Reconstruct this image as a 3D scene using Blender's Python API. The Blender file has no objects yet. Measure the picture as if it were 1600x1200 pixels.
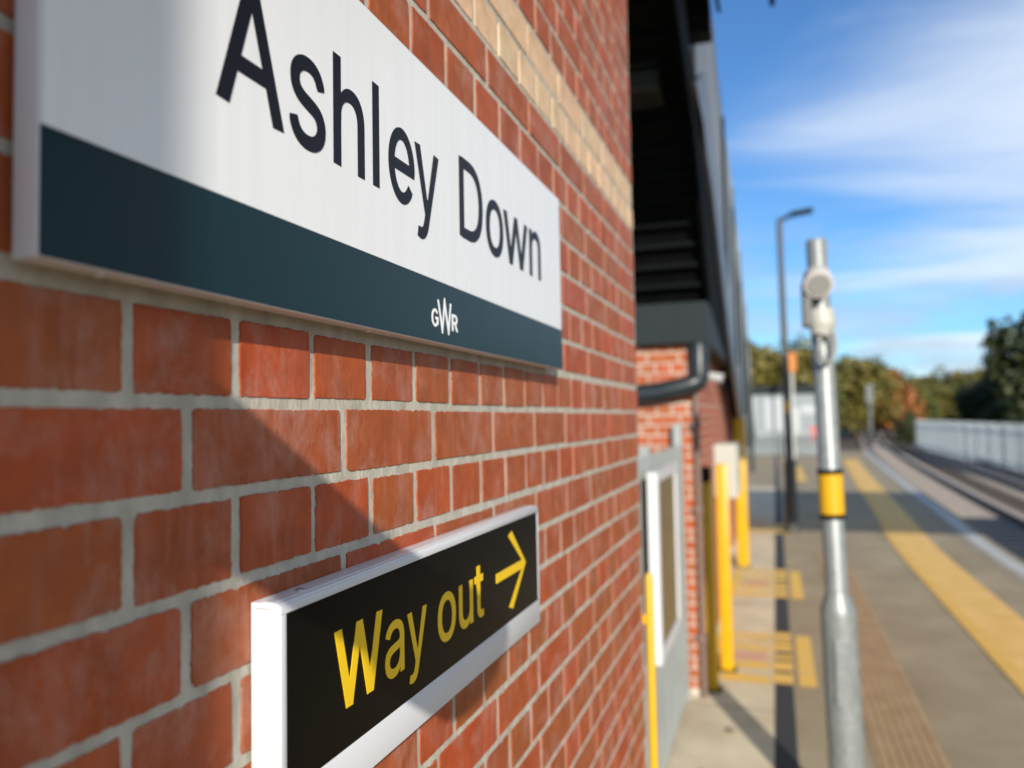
import bpy, bmesh, math, random
from mathutils import Vector, Matrix, noise
R = math.radians
rnd = random.Random(7)
C = bpy.context.scene.collection
Z0 = 1.995            # height above the platform of the bed joint at eye level

# ------------------------------------------------------------------ camera
cam = bpy.data.cameras.new('camera'); co = bpy.data.objects.new('camera', cam); C.objects.link(co)
YAW, PIT, ROL = 0.330025, 0.047175, -0.018270
fw = Vector((-math.sin(YAW)*math.cos(PIT), math.cos(YAW)*math.cos(PIT), math.sin(PIT)))
r0 = fw.cross(Vector((0,0,1))).normalized(); u0 = r0.cross(fw)
rt = math.cos(ROL)*r0 + math.sin(ROL)*u0; up = -math.sin(ROL)*r0 + math.cos(ROL)*u0
M = Matrix((rt, up, -fw)).transposed().to_4x4(); M.translation = Vector((0.42821, -0.42156, Z0-0.01924))
co.matrix_world = M
cam.sensor_width = 36; cam.lens = 1196.4*36/1600; cam.clip_start = .02; cam.clip_end = 3000
cam.dof.use_dof = True; cam.dof.focus_distance = .82; cam.dof.aperture_fstop = 2.8
bpy.context.scene.camera = co

# ------------------------------------------------------------------ sun, sky, exposure
SUN = Vector((1, -2.45, .96)).normalized()
el = math.asin(SUN.z); az = math.atan2(SUN.x, SUN.y)
sl = bpy.data.lights.new('sun', 'SUN'); sl.energy = 4.4; sl.angle = R(.53); sl.color = (1, .93, .82)
so = bpy.data.objects.new('sun', sl); C.objects.link(so)
so.rotation_euler = (-SUN).to_track_quat('-Z', 'Y').to_euler(); so.location = (20, -40, 30)
w = bpy.data.worlds.new('World'); bpy.context.scene.world = w; w.use_nodes = True
nt = w.node_tree; nt.nodes.clear()
def N(nt, t, **k):
    n = nt.nodes.new(t)
    for a, b in k.items():
        if a in n.inputs: n.inputs[a].default_value = b
        else: setattr(n, a, b)
    return n
sky = N(nt, 'ShaderNodeTexSky', sky_type='NISHITA', sun_disc=False, sun_elevation=el, sun_rotation=az,
        altitude=50, air_density=1.0, dust_density=.25, ozone_density=3.0)
tc = N(nt, 'ShaderNodeTexCoord'); sep = N(nt, 'ShaderNodeSeparateXYZ')
nt.links.new(tc.outputs['Generated'], sep.inputs[0])
def math_(nt, op, a, b=None, clamp=False):
    n = nt.nodes.new('ShaderNodeMath'); n.operation = op; n.use_clamp = clamp
    for i, v in enumerate((a, b)):
        if v is None: continue
        if isinstance(v, (int, float)): n.inputs[i].default_value = v
        else: nt.links.new(v, n.inputs[i])
    return n.outputs[0]
zz = math_(nt, 'ADD', math_(nt, 'MAXIMUM', sep.outputs[2], 0.0), .12)
cx = math_(nt, 'DIVIDE', sep.outputs[0], zz); cy = math_(nt, 'DIVIDE', sep.outputs[1], zz)
cmb = N(nt, 'ShaderNodeCombineXYZ'); nt.links.new(cx, cmb.inputs[0]); nt.links.new(cy, cmb.inputs[1])
mp = N(nt, 'ShaderNodeMapping'); mp.inputs['Rotation'].default_value = (0, 0, R(-32)); mp.inputs['Scale'].default_value = (.55, 1.25, 1)
mp.inputs['Location'].default_value = (3.1, 1.7, 0)
nt.links.new(cmb.outputs[0], mp.inputs[0])
n1 = N(nt, 'ShaderNodeTexNoise', Scale=1.0, Detail=7, Roughness=.56, Distortion=.7); nt.links.new(mp.outputs[0], n1.inputs['Vector'])
n2 = N(nt, 'ShaderNodeTexNoise', Scale=.4, Detail=3, Roughness=.5); nt.links.new(mp.outputs[0], n2.inputs['Vector'])
f1 = math_(nt, 'ADD', math_(nt, 'MULTIPLY', n1.outputs[0], .66), math_(nt, 'MULTIPLY', n2.outputs[0], .34))
f1 = math_(nt, 'ADD', f1, math_(nt, 'MULTIPLY', math_(nt, 'SUBTRACT', math_(nt, 'MINIMUM', sep.outputs[0], .45), .13), .55))
rp = N(nt, 'ShaderNodeValToRGB'); rp.color_ramp.elements[0].position = .42; rp.color_ramp.elements[1].position = .68; rp.color_ramp.interpolation = 'EASE'
nt.links.new(f1, rp.inputs[0])
skc = N(nt, 'ShaderNodeMix', data_type='RGBA', blend_type='MULTIPLY'); skc.inputs[0].default_value = 1
nt.links.new(sky.outputs[0], skc.inputs[6]); skc.inputs[7].default_value = (.47, .71, .93, 1)
mx = N(nt, 'ShaderNodeMix', data_type='RGBA'); nt.links.new(math_(nt, 'MULTIPLY', rp.outputs[0], .72), mx.inputs[0])
nt.links.new(skc.outputs[2], mx.inputs[6]); mx.inputs[7].default_value = (5.2, 5.7, 6.3, 1)
# low greyish cumulus bands near the horizon
mp2 = N(nt, 'ShaderNodeMapping'); mp2.inputs['Scale'].default_value = (3.2, 3.2, 11); nt.links.new(tc.outputs['Generated'], mp2.inputs[0])
n3 = N(nt, 'ShaderNodeTexNoise', Scale=1.9, Detail=6, Roughness=.55); nt.links.new(mp2.outputs[0], n3.inputs['Vector'])
rp3 = N(nt, 'ShaderNodeValToRGB'); rp3.color_ramp.elements[0].position = .46; rp3.color_ramp.elements[1].position = .60; nt.links.new(n3.outputs[0], rp3.inputs[0])
low_ = math_(nt, 'SUBTRACT', 1.0, math_(nt, 'MULTIPLY', sep.outputs[2], 3.6), True)
mx2 = N(nt, 'ShaderNodeMix', data_type='RGBA'); nt.links.new(math_(nt, 'MULTIPLY', math_(nt, 'MULTIPLY', rp3.outputs[0], low_), .8), mx2.inputs[0])
nt.links.new(mx.outputs[2], mx2.inputs[6]); mx2.inputs[7].default_value = (3.1, 3.5, 4.1, 1)
mx = mx2
bg = N(nt, 'ShaderNodeBackground', Strength=.125); nt.links.new(mx.outputs[2], bg.inputs[0])
wo = N(nt, 'ShaderNodeOutputWorld'); nt.links.new(bg.outputs[0], wo.inputs[0])
vs = bpy.context.scene.view_settings
vs.view_transform = 'Standard'; vs.look = 'None'; vs.gamma = 1; vs.exposure = .48
bpy.context.scene.cycles.max_bounces = 6

# ------------------------------------------------------------------ materials
def mat(name, col, rough=.6, metal=0, spec=.5, var=0, vscale=8, bump=0, bscale=60, col2=None, stretch=None, coat=0, attr=False):
    m = bpy.data.materials.new(name); m.use_nodes = True; t = m.node_tree; b = t.nodes['Principled BSDF']
    b.inputs['Base Color'].default_value = (*col, 1); b.inputs['Roughness'].default_value = rough
    b.inputs['Metallic'].default_value = metal; b.inputs['Specular IOR Level'].default_value = spec
    b.inputs['Coat Weight'].default_value = coat
    g = N(t, 'ShaderNodeNewGeometry'); mpn = N(t, 'ShaderNodeMapping')
    if stretch: mpn.inputs['Scale'].default_value = stretch
    t.links.new(g.outputs['Position'], mpn.inputs[0])
    if var or col2:
        n = N(t, 'ShaderNodeTexNoise', Scale=vscale, Detail=6, Roughness=.6); t.links.new(mpn.outputs[0], n.inputs['Vector'])
        r = N(t, 'ShaderNodeValToRGB'); r.color_ramp.elements[0].position = .3; r.color_ramp.elements[1].position = .7
        c2 = col2 or tuple(min(1, c*(1+var)) for c in col); c1 = col if col2 else tuple(c*(1-var) for c in col)
        r.color_ramp.elements[0].color = (*c1, 1); r.color_ramp.elements[1].color = (*c2, 1)
        t.links.new(n.outputs[0], r.inputs[0]); t.links.new(r.outputs[0], b.inputs['Base Color'])
        rr = N(t, 'ShaderNodeMapRange'); rr.inputs[3].default_value = max(.05, rough-.08); rr.inputs[4].default_value = min(1, rough+.08)
        t.links.new(n.outputs[0], rr.inputs[0]); t.links.new(rr.outputs[0], b.inputs['Roughness'])
    if bump:
        n = N(t, 'ShaderNodeTexNoise', Scale=bscale, Detail=5, Roughness=.6); t.links.new(mpn.outputs[0], n.inputs['Vector'])
        bp = N(t, 'ShaderNodeBump', Strength=1, Distance=bump); t.links.new(n.outputs[0], bp.inputs['Height']); t.links.new(bp.outputs[0], b.inputs['Normal'])
    return m

def brick_mat(name, base, haze, hazeamt, vr=1):
    m = bpy.data.materials.new(name); m.use_nodes = True; t = m.node_tree; b = t.nodes['Principled BSDF']
    b.inputs['Roughness'].default_value = .62; b.inputs['Specular IOR Level'].default_value = .35
    g = N(t, 'ShaderNodeNewGeometry'); P = g.outputs['Position']
    at = N(t, 'ShaderNodeAttribute', attribute_name='tone')
    sp = N(t, 'ShaderNodeSeparateXYZ'); t.links.new(at.outputs['Color'], sp.inputs[0])
    # offset the pattern brick by brick so that no figure runs across a joint
    off = N(t, 'ShaderNodeVectorMath', operation='SCALE'); off.inputs['Scale'].default_value = 7.3; t.links.new(at.outputs['Color'], off.inputs[0])
    ad = N(t, 'ShaderNodeVectorMath', operation='ADD'); t.links.new(P, ad.inputs[0]); t.links.new(off.outputs[0], ad.inputs[1])
    def noise_(scale, detail=5, rough=.6, st=(1,1,1), dist=0):
        mpn = N(t, 'ShaderNodeMapping'); mpn.inputs['Scale'].default_value = st; t.links.new(ad.outputs[0], mpn.inputs[0])
        n = N(t, 'ShaderNodeTexNoise', Scale=scale, Detail=detail, Roughness=rough, Distortion=dist); t.links.new(mpn.outputs[0], n.inputs['Vector']); return n.outputs[0]
    def ramp(v, p0, p1, c0, c1):
        r = N(t, 'ShaderNodeValToRGB'); r.color_ramp.elements[0].position = p0; r.color_ramp.elements[1].position = p1
        r.color_ramp.elements[0].color = (*c0, 1); r.color_ramp.elements[1].color = (*c1, 1); t.links.new(v, r.inputs[0]); return r.outputs[0]
    def mixc(f, a, bb, mode='MIX'):
        x = N(t, 'ShaderNodeMix', data_type='RGBA', blend_type=mode)
        for i, v in ((0, f), (6, a), (7, bb)):
            if isinstance(v, (int, float)): x.inputs[i].default_value = v
            elif isinstance(v, tuple): x.inputs[i].default_value = (*v, 1)
            else: t.links.new(v, x.inputs[i])
        return x.outputs[2]
    lo = tuple(c*.80 for c in base); hi = tuple(min(1, c*1.16) for c in base)
    c = ramp(noise_(22, 6), .3, .7, lo, hi)
    # tone from brick to brick
    tn = N(t, 'ShaderNodeMapRange'); tn.inputs[3].default_value = 1-.15*vr; tn.inputs[4].default_value = 1+.11*vr; t.links.new(sp.outputs[0], tn.inputs[0])
    cc = N(t, 'ShaderNodeCombineXYZ'); t.links.new(tn.outputs[0], cc.inputs[0])
    tn2 = N(t, 'ShaderNodeMapRange'); tn2.inputs[3].default_value = 1-.16*vr; tn2.inputs[4].default_value = 1+.12*vr; t.links.new(sp.outputs[1], tn2.inputs[0])
    t.links.new(tn2.outputs[0], cc.inputs[1]); t.links.new(tn2.outputs[0], cc.inputs[2])
    c = mixc(1.0, c, cc.outputs[0], 'MULTIPLY')
    # lime bloom: cloudy patches plus fine upright drag marks
    hz = math_(t, 'MULTIPLY', ramp(noise_(15, 8, .68, (1, 1, .8), .25), .49, .66, (0,0,0), (1,1,1)), hazeamt)
    st = ramp(noise_(90, 4, .6, (1, 1, .1)), .45, .75, (0,0,0), (1,1,1))
    hz2 = math_(t, 'MULTIPLY', math_(t, 'MULTIPLY', st, ramp(noise_(9, 4), .4, .65, (0,0,0), (1,1,1))), hazeamt*.8)
    f = math_(t, 'ADD', hz, hz2, True)
    c = mixc(f, c, haze)
    # small scratches of mortar and dark fired specks
    c = mixc(math_(t, 'MULTIPLY', ramp(noise_(420, 2, .5), .74, .79, (0,0,0), (1,1,1)), .45), c, tuple(min(1, v*1.5) for v in haze))
    c = mixc(math_(t, 'MULTIPLY', ramp(noise_(160, 3, .5), .70, .76, (0,0,0), (1,1,1)), .5), c, tuple(v*.45 for v in base))
    t.links.new(c, b.inputs['Base Color'])
    bp = N(t, 'ShaderNodeBump', Strength=.8, Distance=.0007); t.links.new(noise_(260, 6, .65, (1, 1, .35)), bp.inputs['Height'])
    bp2 = N(t, 'ShaderNodeBump', Strength=.8, Distance=.0022); t.links.new(noise_(28, 4, .55), bp2.inputs['Height']); t.links.new(bp.outputs[0], bp2.inputs['Normal'])
    t.links.new(bp2.outputs[0], b.inputs['Normal'])
    return m
M_brick = brick_mat('red_brick', (.355, .074, .015), (.42, .22, .17), .52)
M_buff = brick_mat('buff_brick', (.66, .44, .26), (.72, .56, .40), .45, .35)
M_mortar = mat('mortar', (.33, .31, .255), .9, spec=.2, col2=(.55, .52, .44), vscale=30, bump=.0012, bscale=170, stretch=(1, 1, .45))
M_white = mat('white_powder_coat', (.60, .61, .63), .34, spec=.5, var=.015, vscale=5)
M_face = mat('white_sign_film', (.785, .79, .79), .3, spec=.5, col2=(.74, .75, .75), vscale=3, stretch=(1, 22, .5))
M_tray = mat('tray_underside', (.62, .56, .47), .5)  # tan light reflected from the bricks is put into this colour
M_teal = mat('dark_teal_film', (.003, .020, .026), .32, spec=.16, col2=(.004, .025, .032), vscale=6)
M_ink = mat('navy_ink', (.007, .007, .012), .45, spec=.15)
M_black = mat('black_film', (.004, .004, .003), .3, spec=.07)
M_yel = mat('yellow_film', (.84, .54, .004), .42, var=.03)
M_logo = mat('white_film', (.84, .85, .86), .35)
M_screw = mat('zinc_screw', (.55, .56, .58), .35, .9)
M_galv = mat('galvanised_steel', (.20, .22, .22), .45, .35, col2=(.29, .31, .305), vscale=24, bump=.0006, bscale=90)
M_galvp = mat('galvanised_pale', (.30, .325, .315), .6, .1, var=.12, vscale=6)
M_pale = mat('pale_fence', (.47, .51, .51), .6, var=.1, vscale=2)
M_ypaint = mat('yellow_paint', (.62, .34, .003), .4, var=.05, vscale=7, coat=.2)
M_dark = mat('dark_cladding', (.007, .008, .008), .6, var=.2, spec=.15)
M_soff = mat('soffit_sheet', (.004, .005, .005), .8, var=.3, spec=.06)
M_fasc = mat('slate_fascia', (.018, .025, .028), .6, spec=.15, var=.08)
M_pipe = mat('slate_pipe', (.014, .022, .027), .38, var=.1)
M_blue = mat('blue_grey_paint', (.19, .215, .255), .4, var=.08)
M_grey = mat('grey_paint', (.50, .50, .46), .5, var=.15, vscale=2)
M_grey2 = mat('post_grey', (.15, .16, .15), .6, var=.1)
M_colm = mat('lamp_grey', (.055, .06, .06), .5, var=.15)
M_conc = mat('concrete_slab', (.47, .385, .25), .85, col2=(.68, .585, .42), vscale=1.8, bump=.002, bscale=120, spec=.25)
M_asph = mat('tan_surfacing', (.262, .205, .128), .9, col2=(.385, .318, .212), vscale=1.3, bump=.003, bscale=160, spec=.2)
M_drain = mat('dark_strip', (.030, .032, .033), .8, var=.25, vscale=12, bump=.002, bscale=100)
M_line = mat('faded_yellow_line', (.66, .38, .07), .75, col2=(.80, .51, .17), vscale=4, bump=.001)
M_tact = mat('brown_tactile', (.32, .20, .095), .85, col2=(.42, .285, .155), vscale=5)
M_wline = mat('white_line', (.36, .36, .33), .8, col2=(.52, .52, .49), vscale=4)
M_cope = mat('coping_stone', (.22, .185, .12), .85, col2=(.33, .28, .19), vscale=5, bump=.002)
M_ball = mat('ballast', (.060, .045, .035), .95, col2=(.165, .125, .098), vscale=14, bump=.05, bscale=14, spec=.2)
M_rust = mat('rusty_rail', (.12, .06, .035), .7, col2=(.20, .11, .07), vscale=9)
M_steel = mat('rail_head', (.45, .42, .40), .3, .9)
M_sleep = mat('sleeper', (.25, .22, .19), .9, var=.2)
M_earth = mat('earth', (.10, .09, .05), .95, col2=(.10, .12, .04), vscale=.15)
M_wood = mat('bark', (.10, .07, .05), .9, var=.3)
M_hut = mat('pale_cabin', (.23, .26, .27), .55, var=.05, vscale=2)
M_paper = mat('white_notice', (.40, .42, .43), .5)
M_red = mat('red_notice', (.62, .10, .10), .5)
M_or = mat('orange_board', (.50, .17, .02), .5)
M_box = mat('cream_cabinet', (.42, .42, .375), .5, var=.03)
M_box2 = mat('pale_plastic', (.52, .50, .49), .5)
M_poster = mat('brown_poster', (.14, .095, .04), .4, col2=(.24, .16, .06), vscale=9)
M_pinkw = mat('pale_frame', (.72, .70, .70), .45)
M_yfloor = mat('floor_marking', (.80, .46, .04), .75, col2=(.62, .44, .16), vscale=7)
M_cable = mat('grey_cable', (.13, .135, .13), .6)
M_cable2 = mat('pale_cable', (.26, .27, .26), .6)

# ------------------------------------------------------------------ helpers
def link(name, bm, m, parent=None):
    me = bpy.data.meshes.new(name); bm.normal_update(); bm.to_mesh(me); bm.free()
    for x in (m if isinstance(m, (list, tuple)) else [m]): me.materials.append(x)
    o = bpy.data.objects.new(name, me); C.objects.link(o)
    if parent: o.parent = parent; o.matrix_parent_inverse = Matrix.Translation(-parent.location)
    return o
def tag(o, label, cat, group=None):
    o['label'] = label; o['category'] = cat
    if group: o['group'] = group
    return o
def thing(name, label, cat, loc, group=None):
    o = bpy.data.objects.new(name, None); C.objects.link(o); o.location = loc; o.empty_display_size = .1
    return tag(o, label, cat, group)
def struct(o): o['kind'] = 'structure'; return o
def smooth(o, ang=35):
    for p in o.data.polygons: p.use_smooth = True
    try: o.data.set_sharp_from_angle(angle=R(ang))
    except Exception: pass
    return o
def box(bm, a, b, bev=0, seg=2, rot=None, piv=None):
    r = bmesh.ops.create_cube(bm, size=1); vs_ = r['verts']
    c = [(a[i]+b[i])/2 for i in range(3)]; s = [abs(b[i]-a[i]) for i in range(3)]
    for v in vs_: v.co = Vector((v.co.x*s[0]+c[0], v.co.y*s[1]+c[1], v.co.z*s[2]+c[2]))
    if bev:
        es = list({e for v in vs_ for e in v.link_edges})
        res = bmesh.ops.bevel(bm, geom=es, offset=bev, segments=seg, affect='EDGES', profile=.5)
        vs_ = list({v for f in res['faces'] for v in f.verts} | set(v for v in vs_ if v.is_valid))
    if rot is not None:
        p = Vector(piv or c); Rm = rot
        for v in vs_: v.co = Rm @ (v.co-p) + p
    return vs_
def tube(bm, pts, rad, seg=12, cap=True):
    pts = [Vector(p) for p in pts]; n = len(pts)
    rads = rad if isinstance(rad, (list, tuple)) else [rad]*n
    rings = []; ref = None
    for i, p in enumerate(pts):
        d = ((pts[min(i+1, n-1)]-p).normalized() + (p-pts[max(i-1, 0)]).normalized()).normalized()
        if ref is None: ref = Vector((0,0,1)) if abs(d.z) < .9 else Vector((1,0,0))
        a = d.cross(ref).normalized(); b_ = d.cross(a).normalized(); ref = -b_ if False else ref
        rings.append([bm.verts.new(p + (a*math.cos(2*math.pi*k/seg)+b_*math.sin(2*math.pi*k/seg))*rads[i]) for k in range(seg)])
    for i in range(n-1):
        for k in range(seg):
            bm.faces.new((rings[i][k], rings[i][(k+1)%seg], rings[i+1][(k+1)%seg], rings[i+1][k]))
    if cap:
        bm.faces.new(rings[0][::-1]); bm.faces.new(rings[-1])
    return rings
def prism(bm, poly, n, t):
    """polygon (3d points) pushed along n by t"""
    n = Vector(n).normalized()*t
    a = [bm.verts.new(Vector(p)) for p in poly]; b_ = [bm.verts.new(Vector(p)+n) for p in poly]
    k = len(poly)
    bm.faces.new(a); bm.faces.new(b_[::-1])
    for i in range(k): bm.faces.new((a[i], b_[i], b_[(i+1)%k], a[(i+1)%k]))
def fin(bm): bmesh.ops.recalc_face_normals(bm, faces=bm.faces)
def nb(): return bmesh.new()

# ------------------------------------------------------------------ brickwork
def brick_run(bm, lay, origin, ud, nd, U0, U1, k0, k1, step, buff=(8, 9), near=None, shift=0):
    """English bond on the plane through origin: ud along the wall, nd outwards; courses k0..k1 (75 mm)"""
    ud = Vector(ud); nd = Vector(nd); origin = Vector(origin)
    H, J = .1125, .0105
    def P(u, z, d): return origin + ud*u + Vector((0,0,z)) + nd*d
    for k in range(k0, k1):
        head = (k % 2 == 0); pit = H if head else 2*H
        st = (0 if head else .5*H) + shift
        i0 = math.floor((U0-st)/pit)-1; i1 = math.ceil((U1-st)/pit)+1
        for i in range(i0, i1):
            a = st+i*pit+J/2; b = st+(i+1)*pit-J/2
            a = max(a, U0+.0); b = min(b, U1-.0)
            if b-a < .02: continue
            a0, b0 = a > U0+1e-6, b < U1-1e-6
            ja = rnd.uniform(-.0014, .0014) if a0 else 0; jb = rnd.uniform(-.0014, .0014) if b0 else 0
            a += ja; b += jb
            z0 = k*.075+Z0+J/2+rnd.uniform(-.0012, .0012); z1 = (k+1)*.075+Z0-J/2+rnd.uniform(-.0012, .0012)
            if k == 1: z0 += .006
            s = step(( a+b)/2, (z0+z1)/2)
            out = []
            def side(p, q):
                L = math.hypot(q[0]-p[0], q[1]-p[1]); n = max(1, int(L/s))
                for j in range(n): out.append((p[0]+(q[0]-p[0])*j/n, p[1]+(q[1]-p[1])*j/n))
            c = .0013
            side((a+c, z0), (b-c, z0)); side((b, z0+c), (b, z1-c)); side((b-c, z1), (a+c, z1)); side((a, z1-c), (a, z0+c))
            cu, cz = (a+b)/2, (z0+z1)/2
            seed = Vector((rnd.uniform(0, 90), rnd.uniform(0, 90), 0))
            tilt = (rnd.uniform(-.004, .004), rnd.uniform(-.008, .008)); dd = rnd.uniform(-.0007, .0007)
            rings = [[], [], []]
            fine = s < .008
            for (u, z) in out:
                nz = noise.noise(Vector((u, z, 0))*60+seed)*.0006 + (noise.noise(Vector((u, z, 0))*230+seed)*.0012 + max(0, noise.noise(Vector((u, z, 3))*120+seed)-.22)*-.007 if fine else 0)
                vx, vz = (1 if u > cu else -1), (1 if z > cz else -1)
                # outline pushed along the nearer side's normal
                du, dz = (b-a)/2-abs(u-cu), (z1-z0)/2-abs(z-cz)
                for ri, (ins, dep) in enumerate(((-.0004, -.0045), (.0003, -.0005), (.0010, 0))):
                    ou = -(ins)+nz*(1 if ri < 2 else .3)
                    uu = u+(vx*ou if du < .0035 or du < dz else 0); z_ = z+(vz*ou if dz < .0035 or dz <= du else 0)
                    d = dep+dd+tilt[0]*(uu-cu)+tilt[1]*(z_-cz)
                    rings[ri].append(bm.verts.new(P(uu, z_, d)))
            n = len(out); fs = []
            for r1, r2 in ((0, 1), (1, 2)):
                for j in range(n): fs.append(bm.faces.new((rings[r1][j], rings[r1][(j+1)%n], rings[r2][(j+1)%n], rings[r2][j])))
            fs.append(bm.faces.new(rings[2]))
            tone = (rnd.random(), rnd.random(), rnd.random(), 1)
            mi = 2 if k in buff else 0
            for f in fs:
                f.material_index = mi
                for l in f.loops: l[lay] = tone
def wall_mesh(name, parts, core, label, cat, extra=None):
    bm = nb(); lay = bm.loops.layers.float_color.new('tone')
    for kw in parts: brick_run(bm, lay, **kw)
    fin(bm)
    for a, b in core:
        n0 = len(bm.faces); box(bm, a, b); bm.faces.ensure_lookup_table()
        for f in list(bm.faces)[n0:]: f.material_index = 1
    o = link(name, bm, [M_brick, M_mortar, M_buff]); return tag(o, label, cat)

WE = 2.10
def st_near(u, z): 
    d = math.hypot(u-.1, z-Z0)
    return .0035 if d < .75 else (.007 if d < 1.1 else .02)
wall_mesh('brick_wall', [dict(origin=(0,0,0), ud=(0,1,0), nd=(1,0,0), U0=-1.6875, U1=WE, k0=-26, k1=34, step=st_near),
                         dict(origin=(0,WE,0), ud=(-1,0,0), nd=(0,1,0), U0=0.008, U1=.45, k0=-26, k1=34, step=lambda u, z: .05)],
          [((-.45, -1.70, 0), (-.0017, WE-.0024, Z0+34*.075))],
          'red brick station wall with buff band, both signs fixed to it', 'wall')

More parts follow.
